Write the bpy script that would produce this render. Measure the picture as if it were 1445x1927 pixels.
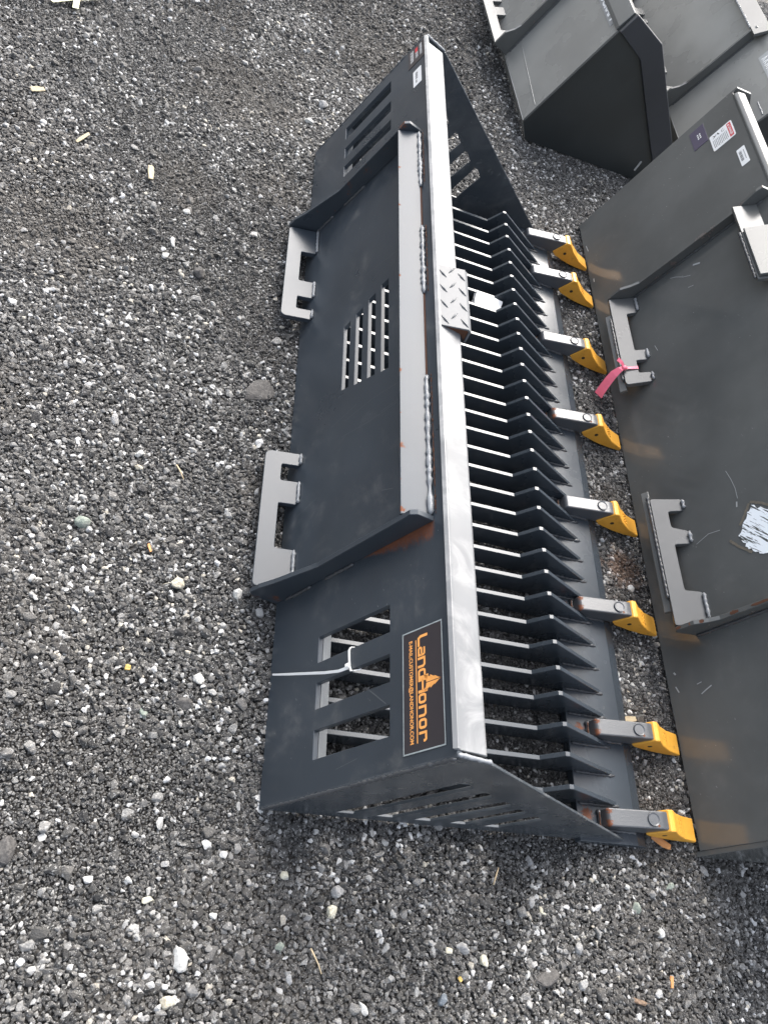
import bpy, bmesh, math, random
import numpy as np
from mathutils import Vector, Matrix

random.seed(7)
rng = np.random.default_rng(11)
scene = bpy.context.scene
for o in list(bpy.data.objects):
    bpy.data.objects.remove(o)
COL = scene.collection

# ------------------------------------------------------------------ camera
cam_d = bpy.data.cameras.new('camera')
cam = bpy.data.objects.new('camera', cam_d)
COL.objects.link(cam)
cam_d.sensor_fit = 'VERTICAL'
cam_d.sensor_height = 36.0
cam_d.lens = 1485.25 / 1927.0 * 36.0
cam_d.clip_start = 0.02
cam_d.clip_end = 500.0
Rw = ((0.91840666, 0.00579983, 0.39559522), (0.21533537, -0.84614504, -0.48751334), (0.33190344, 0.53292113, -0.77835414))
CAMPOS = Vector((-0.35540782, -0.28281057, 1.36106083))
m = Matrix(((Rw[0][0], -Rw[1][0], -Rw[2][0], CAMPOS.x),
            (Rw[0][1], -Rw[1][1], -Rw[2][1], CAMPOS.y),
            (Rw[0][2], -Rw[1][2], -Rw[2][2], CAMPOS.z),
            (0, 0, 0, 1)))
cam.matrix_world = m
scene.camera = cam

# ------------------------------------------------------------------ light
SUN_EL = math.radians(46)
SUN_AZ = math.radians(21)           # from +Y towards +X
world = bpy.data.worlds.new('World')
scene.world = world
world.use_nodes = True
wn = world.node_tree.nodes
wl = world.node_tree.links
wn.clear()
w_out = wn.new('ShaderNodeOutputWorld')
w_bg = wn.new('ShaderNodeBackground')
w_sky = wn.new('ShaderNodeTexSky')
w_sky.sky_type = 'NISHITA'
w_sky.sun_disc = False
w_sky.sun_elevation = SUN_EL
w_sky.sun_rotation = SUN_AZ
w_sky.air_density = 1.0
w_sky.dust_density = 6.0
w_sky.ozone_density = 1.0
w_hsv = wn.new('ShaderNodeHueSaturation')
w_hsv.inputs['Saturation'].default_value = 0.5
wl.new(w_sky.outputs[0], w_hsv.inputs['Color'])
wl.new(w_hsv.outputs[0], w_bg.inputs['Color'])
w_bg.inputs['Strength'].default_value = 0.15
wl.new(w_bg.outputs[0], w_out.inputs['Surface'])

sun_d = bpy.data.lights.new('sun', 'SUN')
sun = bpy.data.objects.new('sun', sun_d)
COL.objects.link(sun)
sun_d.energy = 0.9
sun_d.angle = math.radians(40)
sun_d.color = (1.0, 0.99, 0.975)
sdir = Vector((math.sin(SUN_AZ) * math.cos(SUN_EL), math.cos(SUN_AZ) * math.cos(SUN_EL), math.sin(SUN_EL)))
sun.rotation_euler = (-sdir).to_track_quat('-Z', 'Y').to_euler()
sun.location = sdir * 20

scene.view_settings.view_transform = 'Standard'
scene.view_settings.look = 'None'
scene.view_settings.gamma = 1.0
scene.view_settings.use_curve_mapping = False
scene.view_settings.exposure = 1.78

# ------------------------------------------------------------------ materials
class NT:
    def __init__(self, name):
        self.m = bpy.data.materials.new(name)
        self.m.use_nodes = True
        self.t = self.m.node_tree
        self.n = self.t.nodes
        self.n.clear()
        self.out = self.n.new('ShaderNodeOutputMaterial')
        self.b = self.n.new('ShaderNodeBsdfPrincipled')
        self.l(self.b.outputs[0], self.out.inputs['Surface'])
    def l(self, a, b):
        self.t.links.new(a, b)
    def set(self, sock, v):
        if hasattr(v, 'is_linked') or hasattr(v, 'links'):
            self.l(v, sock)
        else:
            sock.default_value = v
    def coord(self, kind='Object'):
        return self.n.new('ShaderNodeTexCoord').outputs[kind]
    def mapping(self, v, scale=(1, 1, 1), rot=(0, 0, 0), loc=(0, 0, 0)):
        k = self.n.new('ShaderNodeMapping')
        self.l(v, k.inputs['Vector'])
        k.inputs['Scale'].default_value = scale
        k.inputs['Rotation'].default_value = rot
        k.inputs['Location'].default_value = loc
        return k.outputs[0]
    def streak(self, v, d, along, across):
        """coordinates stretched along direction d"""
        d = Vector(d).normalized()
        u = d.orthogonal().normalized()
        w = d.cross(u)
        cmb = self.n.new('ShaderNodeCombineXYZ')
        for i, (ax, k) in enumerate(((d, along), (u, across), (w, across))):
            q = self.n.new('ShaderNodeVectorMath')
            q.operation = 'DOT_PRODUCT'
            self.l(v, q.inputs[0])
            q.inputs[1].default_value = ax * k
            self.l(q.outputs['Value'], cmb.inputs[i])
        return cmb.outputs[0]
    def noise(self, v, scale, detail=3, rough=0.55, dist=0.0):
        k = self.n.new('ShaderNodeTexNoise')
        self.l(v, k.inputs['Vector'])
        k.inputs['Scale'].default_value = scale
        k.inputs['Detail'].default_value = detail
        k.inputs['Roughness'].default_value = rough
        k.inputs['Distortion'].default_value = dist
        return k.outputs['Fac']
    def vor(self, v, scale, feature='F1', out='Distance'):
        k = self.n.new('ShaderNodeTexVoronoi')
        k.feature = feature
        self.l(v, k.inputs['Vector'])
        k.inputs['Scale'].default_value = scale
        return k.outputs[out]
    def math(self, op, a, b=0.0, c=0.0, clamp=False):
        k = self.n.new('ShaderNodeMath')
        k.operation = op
        k.use_clamp = clamp
        self.set(k.inputs[0], a)
        self.set(k.inputs[1], b)
        if len(k.inputs) > 2:
            self.set(k.inputs[2], c)
        return k.outputs[0]
    def step(self, v, a, b, lo=0.0, hi=1.0):
        k = self.n.new('ShaderNodeMapRange')
        k.interpolation_type = 'SMOOTHSTEP'
        self.set(k.inputs[0], v)
        k.inputs[1].default_value = a
        k.inputs[2].default_value = b
        k.inputs[3].default_value = lo
        k.inputs[4].default_value = hi
        return k.outputs[0]
    def mix(self, f, a, b):
        k = self.n.new('ShaderNodeMix')
        k.data_type = 'RGBA'
        self.set(k.inputs[0], f)
        for s, v in ((k.inputs[6], a), (k.inputs[7], b)):
            if isinstance(v, tuple):
                s.default_value = (v[0], v[1], v[2], 1)
            else:
                self.l(v, s)
        return k.outputs[2]
    def bump(self, h, strength=0.2, dist=0.001, normal=None):
        k = self.n.new('ShaderNodeBump')
        self.l(h, k.inputs['Height'])
        k.inputs['Strength'].default_value = strength
        k.inputs['Distance'].default_value = dist
        if normal is not None:
            self.l(normal, k.inputs['Normal'])
        return k.outputs[0]
    def ramp(self, v, stops, const=False):
        k = self.n.new('ShaderNodeValToRGB')
        if const:
            k.color_ramp.interpolation = 'CONSTANT'
        e = k.color_ramp.elements
        while len(e) > 1:
            e.remove(e[-1])
        e[0].position = stops[0][0]
        e[0].color = (*stops[0][1], 1)
        for p, c in stops[1:]:
            x = e.new(p)
            x.color = (*c, 1)
        self.l(v, k.inputs[0])
        return k.outputs[0]
    def vdist(self, v, c):
        k = self.n.new('ShaderNodeVectorMath')
        k.operation = 'DISTANCE'
        self.l(v, k.inputs[0])
        k.inputs[1].default_value = c
        return k.outputs['Value']

RUST = (0.15, 0.047, 0.017)

def paint(name, base, rough=0.3, dust=0.25, spots=(), edge_rust=0.0, scratch=0.0, spec=0.5, grain=0.1, smear_sheen=0.0, run=False):
    """painted steel: mottled sheen, thin dust, worn scratches, rust at given places"""
    t = NT(name)
    v = t.coord('Object')
    n1 = t.noise(v, 5.0, 4)
    n2 = t.noise(v, 38.0, 4, 0.6)
    col = t.mix(t.step(n1, 0.3, 0.7), tuple(c * 0.9 for c in base), tuple(c * 1.12 for c in base))
    # dust smudges
    d = t.math('MULTIPLY', t.step(t.noise(v, 9.0, 5, 0.65, 0.6), 0.48, 0.9), t.step(n2, 0.3, 0.75))
    dm = t.math('MULTIPLY', d, dust)
    col = t.mix(dm, col, (0.23, 0.225, 0.21))
    if smear_sheen:  # whitish blotches: smears, plus reflected sky painted into rail and sides
        s = t.step(t.noise(t.mapping(v, (2, 2.6, 2), (0.3, 0.2, 0.7)), 6.0, 6, 0.62, 0.8), 0.40, 0.75)
        col = t.mix(t.math('MULTIPLY', s, smear_sheen), col, (0.42, 0.42, 0.41))
    if scratch:
        sc = t.noise(t.streak(v, (0.22, 0.8, -0.55), 7, 130), 2.0, 2, 0.5)
        sm = t.math('MULTIPLY', t.step(sc, 0.72, 0.76), t.step(t.noise(v, 7.0, 2), 0.5, 0.62))
        col = t.mix(t.math('MULTIPLY', sm, scratch), col, (0.3, 0.3, 0.29))
    rmask = None
    for (c, r) in spots:
        dd = t.math('DIVIDE', t.vdist(v, c), r)
        nn = t.math('MULTIPLY', t.math('SUBTRACT', t.noise(v, 170.0, 4, 0.7), 0.5), 3.0)
        mk = t.step(t.math('ADD', dd, nn), 0.6, 0.85, 0.95, 0.0)
        rmask = mk if rmask is None else t.math('MAXIMUM', rmask, mk)
    if run:
        sv = t.n.new('ShaderNodeVectorMath')
        sv.operation = 'DOT_PRODUCT'
        t.l(v, sv.inputs[0])
        sv.inputs[1].default_value = (0.33327128, 0, 0.94283098)
        ss = sv.outputs['Value']
        sep = t.n.new('ShaderNodeSeparateXYZ')
        t.l(v, sep.inputs[0])
        wd = t.step(ss, 0.22, 0.40, 0.001, 0.034)
        q = t.math('DIVIDE', t.math('SUBTRACT', 0.383, sep.outputs[1]), wd)
        nn = t.math('MULTIPLY', t.math('SUBTRACT', t.noise(t.streak(v, (0.1, -0.95, 0.3), 16, 110), 1.6, 6, 0.7), 0.5), 1.7)
        g2 = t.math('MULTIPLY', t.math('SUBTRACT', t.noise(v, 260.0, 4, 0.7), 0.5), 0.9)
        mk = t.step(t.math('ADD', t.math('ADD', q, nn), g2), 0.35, 1.05, 0.9, 0.0)
        mk = t.math('MULTIPLY', mk, t.step(ss, 0.418, 0.428, 1.0, 0.0))
        mk = t.math('MULTIPLY', mk, t.step(ss, 0.24, 0.29, 0.0, 1.0))
        mk = t.math('MULTIPLY', mk, t.step(sep.outputs[1], 0.383, 0.385, 1.0, 0.0))
        rmask = mk if rmask is None else t.math('MAXIMUM', rmask, mk)
    if edge_rust:
        g = t.n.new('ShaderNodeNewGeometry')
        pt = t.step(g.outputs['Pointiness'], 0.52, 0.6)
        er = t.math('MULTIPLY', t.step(t.noise(v, 26.0, 4, 0.7), 0.62, 0.68), pt)
        er = t.math('MULTIPLY', er, edge_rust)
        rmask = er if rmask is None else t.math('MAXIMUM', rmask, er)
    rr = t.math('ADD', t.math('MULTIPLY', t.step(n1, 0.3, 0.75), 0.08), rough - 0.03)
    rr = t.math('ADD', rr, t.math('MULTIPLY', dm, 0.3))
    if rmask is not None:
        rc = t.mix(t.noise(v, 160.0, 3), (RUST[0] * 0.45, RUST[1] * 0.4, RUST[2] * 0.4), (RUST[0] * 1.2, RUST[1] * 1.2, RUST[2] * 1.1))
        col = t.mix(rmask, col, rc)
        rr = t.math('ADD', rr, t.math('MULTIPLY', rmask, 0.5), clamp=True)
    t.l(col, t.b.inputs['Base Color'])
    t.l(rr, t.b.inputs['Roughness'])
    t.b.inputs['Specular IOR Level'].default_value = spec
    t.l(t.bump(t.noise(v, 420.0, 2), grain, 0.0004), t.b.inputs['Normal'])
    return t.m

def flat(name, col, rough=0.5, var=0.1, scale=60.0, spec=0.5, bump=0.0, metal=0.0):
    t = NT(name)
    v = t.coord('Object')
    n = t.noise(v, scale, 4, 0.6)
    t.l(t.mix(n, tuple(c * (1 - var) for c in col), tuple(min(1, c * (1 + var)) for c in col)), t.b.inputs['Base Color'])
    t.b.inputs['Roughness'].default_value = rough
    t.b.inputs['Specular IOR Level'].default_value = spec
    t.b.inputs['Metallic'].default_value = metal
    if bump:
        t.l(t.bump(t.noise(v, scale * 3, 4), bump, 0.001), t.b.inputs['Normal'])
    return t.m

SLATE = (0.033, 0.041, 0.050)
GREYP = (0.090, 0.093, 0.090)
M = {}
D0 = np.array((0.33327128, 0, 0.94283098))
M['slate'] = paint('slate_paint', SLATE, 0.30, 0.55, scratch=0.5,
                   run=True)
M['slate_side_sheen'] = paint('slate_paint_sides_sheen', (0.045, 0.053, 0.061), 0.26, 0.5, scratch=0.4, smear_sheen=0.10)  # dust and smears; lighter base also paints in a whitish reflection
M['slate_edge'] = paint('slate_paint_gussets', SLATE, 0.30, 0.12, edge_rust=0.8,
                        spots=(((-0.058, 0.386, 0.01), 0.012), ((-0.06, 1.447, 0.01), 0.010), ((0.095, 1.447, 0.395), 0.012)))
M['slate_bar'] = paint('slate_paint_bar', (0.036, 0.045, 0.056), 0.34, 0.1, spots=tuple(((0.0905, y, 0.384), r) for y, r in
                       ((0.40, 0.008), (0.53, 0.008), (0.60, 0.004), (0.70, 0.005), (0.95, 0.004), (1.17, 0.005), (1.30, 0.006), (0.46, 0.003))))
M['slate_rail_sheen'] = paint('slate_paint_rail_sheen', (0.118, 0.123, 0.127), 0.40, 0.25, smear_sheen=0.4, spec=0.55)  # slate lightened: bright low-sky reflection painted into the base, with whitish smudges
M['slate_tine'] = paint('slate_paint_tines', SLATE, 0.26, 0.08)
M['slate_lip'] = paint('slate_paint_lip', SLATE, 0.26, 0.2, grain=0.16, spots=((( 0.655, 0.045, 0.02), 0.016), ((0.660, 0.025, 0.02), 0.012), ((0.662, 0.216, 0.02), 0.013), ((0.665, 0.50, 0.02), 0.010), ((0.66, 1.05, 0.02), 0.008)))
M['slate_tooth'] = paint('slate_paint_holders', (0.07, 0.076, 0.084), 0.30, 0.2, grain=0.6, edge_rust=0.7)
M['tooth_rusty'] = paint('slate_paint_holders_worn', (0.065, 0.070, 0.076), 0.34, 0.35, grain=0.8, spots=(((0.685, -0.011, 0.048), 0.009), ((0.687, 0.012, 0.050), 0.007), ((0.790, -0.012, 0.067), 0.004)))
M['grey'] = paint('grey_paint', GREYP, 0.13, 0.28, scratch=0.6, grain=0.05)
M['grey_edge'] = paint('grey_paint_gussets', GREYP, 0.22, 0.15, edge_rust=0.5,
                       spots=(((0.97, 0.45, 0.18), 0.03), ((0.925, 0.45, 0.15), 0.02)))
M['grey_latch'] = paint('grey_paint_latch', (0.09, 0.093, 0.093), 0.27, 0.3, spots=(((0.88, 0.56, 0.115), 0.012), ((0.9, 0.47, 0.12), 0.014)))
M['grey_rail'] = paint('grey_paint_rail', (0.09, 0.093, 0.09), 0.25, 0.2)
M['dark_side'] = paint('dark_side_paint', (0.022, 0.026, 0.027), 0.36, 0.05)
M['band'] = paint('band_paint', (0.028, 0.031, 0.037), 0.34, 0.04)
M['weld'] = paint('weld_bead_paint', (0.20, 0.21, 0.22), 0.30, 0.2, grain=1.0)
M['weld_dark'] = paint('weld_bead_dark', (0.05, 0.053, 0.057), 0.34, 0.25, grain=0.9)
M['rust'] = flat('rust', (0.075, 0.028, 0.012), 0.85, 0.5, 120, bump=0.4)
M['tread'] = paint('tread_plate_steel', (0.11, 0.115, 0.12), 0.46, 0.3, edge_rust=0.6, spec=0.25)
M['inner'] = paint('primer_mill_scale', (0.13, 0.14, 0.145), 0.5, 0.35, grain=1.0)
def yellow_mat():
    t = NT('yellow_cap_paint')
    v = t.coord('Object')
    info = t.n.new('ShaderNodeObjectInfo')
    add = t.n.new('ShaderNodeVectorMath')
    add.operation = 'ADD'
    t.l(v, add.inputs[0])
    cmb = t.n.new('ShaderNodeCombineXYZ')
    t.l(t.math('MULTIPLY', info.outputs['Random'], 9.0), cmb.inputs[0])
    t.l(cmb.outputs[0], add.inputs[1])
    w = add.outputs[0]
    n = t.noise(w, 45.0, 5, 0.65)
    col = t.mix(n, (0.60, 0.275, 0.026), (0.74, 0.385, 0.055))
    grime = t.math('MULTIPLY', t.step(t.noise(w, 70.0, 5, 0.7), 0.55, 0.75), 0.45)
    col = t.mix(grime, col, (0.16, 0.09, 0.03))
    t.l(col, t.b.inputs['Base Color'])
    t.l(t.math('ADD', t.math('MULTIPLY', n, 0.25), 0.30), t.b.inputs['Roughness'])
    t.l(t.bump(t.noise(w, 180.0, 4), 0.25, 0.001), t.b.inputs['Normal'])
    return t.m
M['yellow'] = yellow_mat()
M['dark_hole'] = flat('pin_hole', (0.012, 0.012, 0.012), 0.5)
M['decal_black'] = flat('decal_black', (0.035, 0.030, 0.033), 0.3, 0.05)
M['decal_orange'] = flat('decal_orange', (0.86, 0.38, 0.10), 0.35, 0.03)
M['decal_white'] = flat('decal_white', (0.75, 0.75, 0.74), 0.4, 0.04)
M['decal_red'] = flat('decal_red', (0.55, 0.03, 0.04), 0.4, 0.05)
M['decal_purple'] = flat('decal_purple', (0.075, 0.065, 0.10), 0.22, 0.15, 12)
M['ink'] = flat('ink', (0.03, 0.03, 0.03), 0.5)
M['decal_mid'] = flat('decal_mid_grey', (0.20, 0.205, 0.205), 0.4, 0.05)
M['decal_grey'] = flat('decal_grey', (0.32, 0.33, 0.33), 0.4, 0.05)
M['foil'] = flat('foil_border', (0.55, 0.62, 0.63), 0.22, 0.55, 14, metal=0.6)
M['nylon'] = flat('white_nylon', (0.85, 0.84, 0.80), 0.3, 0.03)
M['pink'] = flat('pink_ribbon', (0.90, 0.17, 0.25), 0.45, 0.1)
M['tag_white'] = flat('white_tag', (0.88, 0.88, 0.86), 0.5, 0.04)
M['wood'] = flat('pale_wood', (0.33, 0.28, 0.185), 0.7, 0.25, 90, bump=0.4)
M['wood_orange'] = flat('orange_wood', (0.50, 0.24, 0.09), 0.7, 0.3, 70, bump=0.4)
M['straw'] = flat('straw', (0.48, 0.38, 0.24), 0.7, 0.3, 60)
M['strap'] = flat('cream_strap', (0.72, 0.70, 0.46), 0.45, 0.08, 20)
M['chip_yellow'] = flat('yellow_chip', (0.42, 0.29, 0.08), 0.6, 0.2)

def torn_mat():
    t = NT('torn_label_paper')
    v = t.coord('Object')
    s = t.noise(t.streak(v, (0.007, -0.038, 0.030), 9, 120), 2.0, 3, 0.6, 0.2)
    k = t.step(s, 0.555, 0.585)
    t.l(t.mix(k, (0.78, 0.82, 0.84), (0.06, 0.065, 0.06)), t.b.inputs['Base Color'])
    t.b.inputs['Roughness'].default_value = 0.6
    return t.m
M['torn'] = torn_mat()
M['scratch'] = flat('scuff_glint_paint', (0.085, 0.092, 0.098), 0.5, 0.4, 200)
M['residue'] = flat('glue_residue', (0.12, 0.105, 0.08), 0.6, 0.5, 150)

SILT = ((-0.59, 1.21, 0.20), (-0.35, 1.50, 0.12), (-0.10, 1.62, 0.10), (-0.22, 2.0, 0.24), (0.25, 2.5, 0.25), (-0.62, 0.72, 0.12), (-0.05, 0.62, 0.09), (0.88, 0.86, 0.05))

def gravel_mat():
    t = NT('gravel_stones')
    info = t.n.new('ShaderNodeObjectInfo')
    rnd = info.outputs['Random']
    tone = t.n.new('ShaderNodeAttribute')
    tone.attribute_type = 'INSTANCER'
    tone.attribute_name = 'stone_tone'
    v = t.coord('Object')
    off = t.n.new('ShaderNodeVectorMath')
    off.operation = 'ADD'
    t.l(v, off.inputs[0])
    cmb = t.n.new('ShaderNodeCombineXYZ')
    t.l(t.math('MULTIPLY', rnd, 97.0), cmb.inputs[0])
    t.l(t.math('MULTIPLY', rnd, 53.0), cmb.inputs[1])
    t.l(cmb.outputs[0], off.inputs[1])
    vv = off.outputs[0]
    base = t.ramp(tone.outputs['Fac'], [(0.0, (0.036, 0.036, 0.036)), (0.14, (0.060, 0.059, 0.057)), (0.30, (0.084, 0.082, 0.078)),
                        (0.42, (0.050, 0.049, 0.049)), (0.54, (0.110, 0.106, 0.100)), (0.64, (0.072, 0.070, 0.068)),
                        (0.73, (0.150, 0.146, 0.140)), (0.81, (0.24, 0.237, 0.229)), (0.865, (0.38, 0.377, 0.366)),
                        (0.915, (0.58, 0.58, 0.57)), (0.95, (0.48, 0.447, 0.38)), (0.965, (0.70, 0.70, 0.69))], const=True)
    # pale mineral dust and inclusions on each stone
    n = t.noise(vv, 2.4, 5, 0.65)
    sp = t.math('MULTIPLY', t.step(n, 0.53, 0.62), t.step(t.noise(vv, 0.6, 2), 0.42, 0.58))
    col = t.mix(t.math('MULTIPLY', sp, 0.65), base, (0.55, 0.545, 0.525))
    n3 = t.noise(vv, 7.0, 3, 0.6)
    col = t.mix(t.step(n3, 0.55, 0.75, 0.0, 0.5), col, (0.025, 0.024, 0.022))
    # brown silt over patches of the yard, and a little rust dust by the teeth
    g = t.n.new('ShaderNodeNewGeometry')
    pos = g.outputs['Position']
    silt = t.step(t.noise(pos, 1.7, 3, 0.5), 0.50, 0.70, 0.0, 0.32)
    for (px, py, pr) in SILT:
        dd = t.math('ADD', t.math('DIVIDE', t.vdist(pos, (px, py, 0.0)), pr), t.math('MULTIPLY', t.math('SUBTRACT', t.noise(pos, 9.0, 4, 0.6), 0.5), 2.2))
        silt = t.math('MAXIMUM', silt, t.step(dd, 0.3, 1.1, 0.5, 0.0))
    col = t.mix(silt, col, (0.120, 0.109, 0.095))
    rd = t.math('ADD', t.math('DIVIDE', t.vdist(pos, (0.875, 0.65, 0.0)), 0.07), t.math('MULTIPLY', t.math('SUBTRACT', t.noise(pos, 60.0, 3), 0.5), 1.6))
    col = t.mix(t.step(rd, 0.4, 1.0, 0.5, 0.0), col, (0.17, 0.088, 0.045))
    t.l(col, t.b.inputs['Base Color'])
    t.b.inputs['Roughness'].default_value = 0.72
    t.b.inputs['Specular IOR Level'].default_value = 0.35
    t.l(t.bump(t.noise(vv, 5.0, 4, 0.7), 0.5, 0.12), t.b.inputs['Normal'])
    return t.m
M['gravel'] = gravel_mat()

def ground_mat():
    t = NT('dark_yard_ground')
    v = t.coord('Object')
    vo = t.n.new('ShaderNodeTexVoronoi')
    t.l(v, vo.inputs['Vector'])
    vo.inputs['Scale'].default_value = 190.0
    sepc = t.n.new('ShaderNodeSeparateColor')
    t.l(vo.outputs['Color'], sepc.inputs[0])
    c1 = t.ramp(sepc.outputs[0], [(0.0, (0.028, 0.027, 0.025)), (0.4, (0.05, 0.047, 0.043)), (0.7, (0.075, 0.07, 0.063)),
                                  (0.86, (0.15, 0.145, 0.135)), (0.95, (0.36, 0.35, 0.33))], const=True)
    col = t.mix(t.step(vo.outputs['Distance'], 0.35, 0.7), c1, (0.022, 0.02, 0.018))
    t.l(t.mix(t.step(t.noise(v, 1.7, 3), 0.52, 0.72, 0.0, 0.4), col, (0.085, 0.074, 0.06)), t.b.inputs['Base Color'])
    t.b.inputs['Roughness'].default_value = 0.9
    t.l(t.bump(t.math('SUBTRACT', 1.0, vo.outputs['Distance']), 0.8, 0.004), t.b.inputs['Normal'])
    return t.m
M['ground'] = ground_mat()

def stone_mat(name, a, b, scale=90.0, rough=0.75):
    t = NT(name)
    v = t.coord('Object')
    n = t.noise(v, scale, 5, 0.65)
    col = t.mix(t.step(n, 0.38, 0.66), a, b)
    col = t.mix(t.step(t.noise(v, scale * 3, 4, 0.7), 0.54, 0.68, 0.0, 0.65), col, (a[0] * 0.35, a[1] * 0.34, a[2] * 0.32))
    col = t.mix(t.step(t.noise(v, scale * 0.7, 3), 0.5, 0.7, 0.0, 0.5), col, (0.11, 0.105, 0.10))
    t.l(col, t.b.inputs['Base Color'])
    t.b.inputs['Roughness'].default_value = rough
    t.l(t.bump(n, 0.6, 0.002), t.b.inputs['Normal'])
    return t.m
SM = {'white': stone_mat('stone_white', (0.38, 0.38, 0.36), (0.58, 0.575, 0.55)),
      'cream': stone_mat('stone_cream', (0.45, 0.42, 0.32), (0.62, 0.60, 0.50)),
      'tan': stone_mat('stone_tan', (0.36, 0.32, 0.24), (0.52, 0.50, 0.42), 160),
      'green': stone_mat('stone_green', (0.17, 0.20, 0.17), (0.28, 0.30, 0.26), 120),
      'grey': stone_mat('stone_grey', (0.20, 0.20, 0.20), (0.36, 0.36, 0.35), 140),
      'blue': stone_mat('stone_blue', (0.11, 0.13, 0.15), (0.2, 0.22, 0.24), 160),
      'dark': stone_mat('stone_dark', (0.045, 0.043, 0.041), (0.085, 0.08, 0.076), 200),
      'brown': stone_mat('stone_brown', (0.13, 0.085, 0.055), (0.22, 0.15, 0.10), 160)}

# ------------------------------------------------------------------ mesh helpers
def tag(o, label=None, cat=None, group=None, kind=None):
    if label: o['label'] = label
    if cat: o['category'] = cat
    if group: o['group'] = group
    if kind: o['kind'] = kind
    return o

def empty(name, loc=(0, 0, 0), label=None, cat=None, group=None):
    o = bpy.data.objects.new(name, None)
    o.empty_display_size = 0.1
    COL.objects.link(o)
    o.location = loc
    return tag(o, label, cat, group)

def link(name, me, mat, parent=None, smooth=False):
    o = bpy.data.objects.new(name, me)
    COL.objects.link(o)
    if mat is not None and not me.materials:
        me.materials.append(mat)
    if smooth:
        for p in me.polygons:
            p.use_smooth = True
    if parent is not None:
        o.parent = parent
    return o

def frame_mat(O, e1, e2):
    e1 = Vector(e1).normalized()
    e2 = Vector(e2)
    e2 = (e2 - e1 * e1.dot(e2)).normalized()
    e3 = e1.cross(e2)
    O = Vector(O)
    return Matrix(((e1.x, e2.x, e3.x, O.x), (e1.y, e2.y, e3.y, O.y), (e1.z, e2.z, e3.z, O.z), (0, 0, 0, 1)))

def plate_mesh(name, outer, holes, th, mat4, bevel=0.0008):
    """flat plate with cut-outs, eased edges; mid plane on mat4's xy plane"""
    cu = bpy.data.curves.new('outline', 'CURVE')
    cu.dimensions = '2D'
    cu.fill_mode = 'BOTH'
    cu.extrude = max(th / 2 - bevel, 0.0)
    cu.bevel_depth = bevel
    cu.bevel_resolution = 0
    cu.offset = -bevel
    for pts in [outer] + list(holes):
        sp = cu.splines.new('POLY')
        sp.points.add(len(pts) - 1)
        for q, (a, b) in zip(sp.points, pts):
            q.co = (a, b, 0, 1)
        sp.use_cyclic_u = True
    ob = bpy.data.objects.new('outline', cu)
    COL.objects.link(ob)
    dg = bpy.context.evaluated_depsgraph_get()
    dg.update()
    me = bpy.data.meshes.new_from_object(ob.evaluated_get(dg))
    me.name = name
    bpy.data.objects.remove(ob)
    bpy.data.curves.remove(cu)
    me.transform(mat4)
    for p in me.polygons:
        p.use_smooth = False
    return me

def plate(name, outer, holes, th, mat4, mat, parent, bevel=0.0008):
    return link(name, plate_mesh(name, outer, holes, th, mat4, bevel), mat, parent)

def rc(a0, a1, b0, b1):
    return [(a0, b0), (a1, b0), (a1, b1), (a0, b1)]

def rounded(pts, r, n=3):
    out = []
    N = len(pts)
    for i in range(N):
        p = Vector(pts[i]); a = Vector(pts[i - 1]); b = Vector(pts[(i + 1) % N])
        da = (a - p); db = (b - p)
        rr = min(r, da.length * 0.45, db.length * 0.45)
        s = p + da.normalized() * rr
        e = p + db.normalized() * rr
        for k in range(n + 1):
            t = k / n
            q = s * (1 - t) ** 2 + p * 2 * t * (1 - t) + e * t * t
            out.append((q.x, q.y))
    return out

def bm_mesh(name, bm):
    me = bpy.data.meshes.new(name)
    bmesh.ops.recalc_face_normals(bm, faces=bm.faces)
    bm.to_mesh(me)
    bm.free()
    return me

def prism_bm(pts, y0, y1, bevel=0.0, seg=1):
    """polygon in xz extruded along y"""
    bm = bmesh.new()
    a = [bm.verts.new((x, y0, z)) for x, z in pts]
    b = [bm.verts.new((x, y1, z)) for x, z in pts]
    bm.faces.new(a)
    bm.faces.new(list(reversed(b)))
    n = len(pts)
    for i in range(n):
        bm.faces.new((a[i], b[i], b[(i + 1) % n], a[(i + 1) % n]))
    bmesh.ops.recalc_face_normals(bm, faces=bm.faces)
    if bevel:
        bmesh.ops.bevel(bm, geom=list(bm.edges), offset=bevel, segments=seg, profile=0.5, affect='EDGES')
    return bm

def weld(name, path, r, parent, mat, amp=0.35, step=0.0045, rip=0.22):
    """bumpy bead following a 3D polyline"""
    P = [Vector(p) for p in path]
    pts = []
    for a, b in zip(P[:-1], P[1:]):
        n = max(1, int((b - a).length / step))
        pts += [a.lerp(b, i / n) for i in range(n)]
    pts.append(P[-1])
    bm = bmesh.new()
    rings = []
    for i, p in enumerate(pts):
        d = (pts[min(i + 1, len(pts) - 1)] - pts[max(i - 1, 0)]).normalized()
        u = d.orthogonal().normalized()
        w = d.cross(u)
        rr = r * (1 + amp * (random.random() - 0.5) + rip * math.sin(i * 2.1))
        if i in (0, len(pts) - 1):
            rr *= 0.5
        off = u * (r * 0.25 * (random.random() - 0.5)) + w * (r * 0.25 * (random.random() - 0.5))
        rings.append([bm.verts.new(p + off + (u * math.cos(k * math.pi / 3) + w * math.sin(k * math.pi / 3)) * rr) for k in range(6)])
    for a, b in zip(rings[:-1], rings[1:]):
        for k in range(6):
            bm.faces.new((a[k], a[(k + 1) % 6], b[(k + 1) % 6], b[k]))
    bm.faces.new(list(reversed(rings[0])))
    bm.faces.new(rings[-1])
    return link(name, bm_mesh(name, bm), mat, parent, smooth=True)

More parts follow.
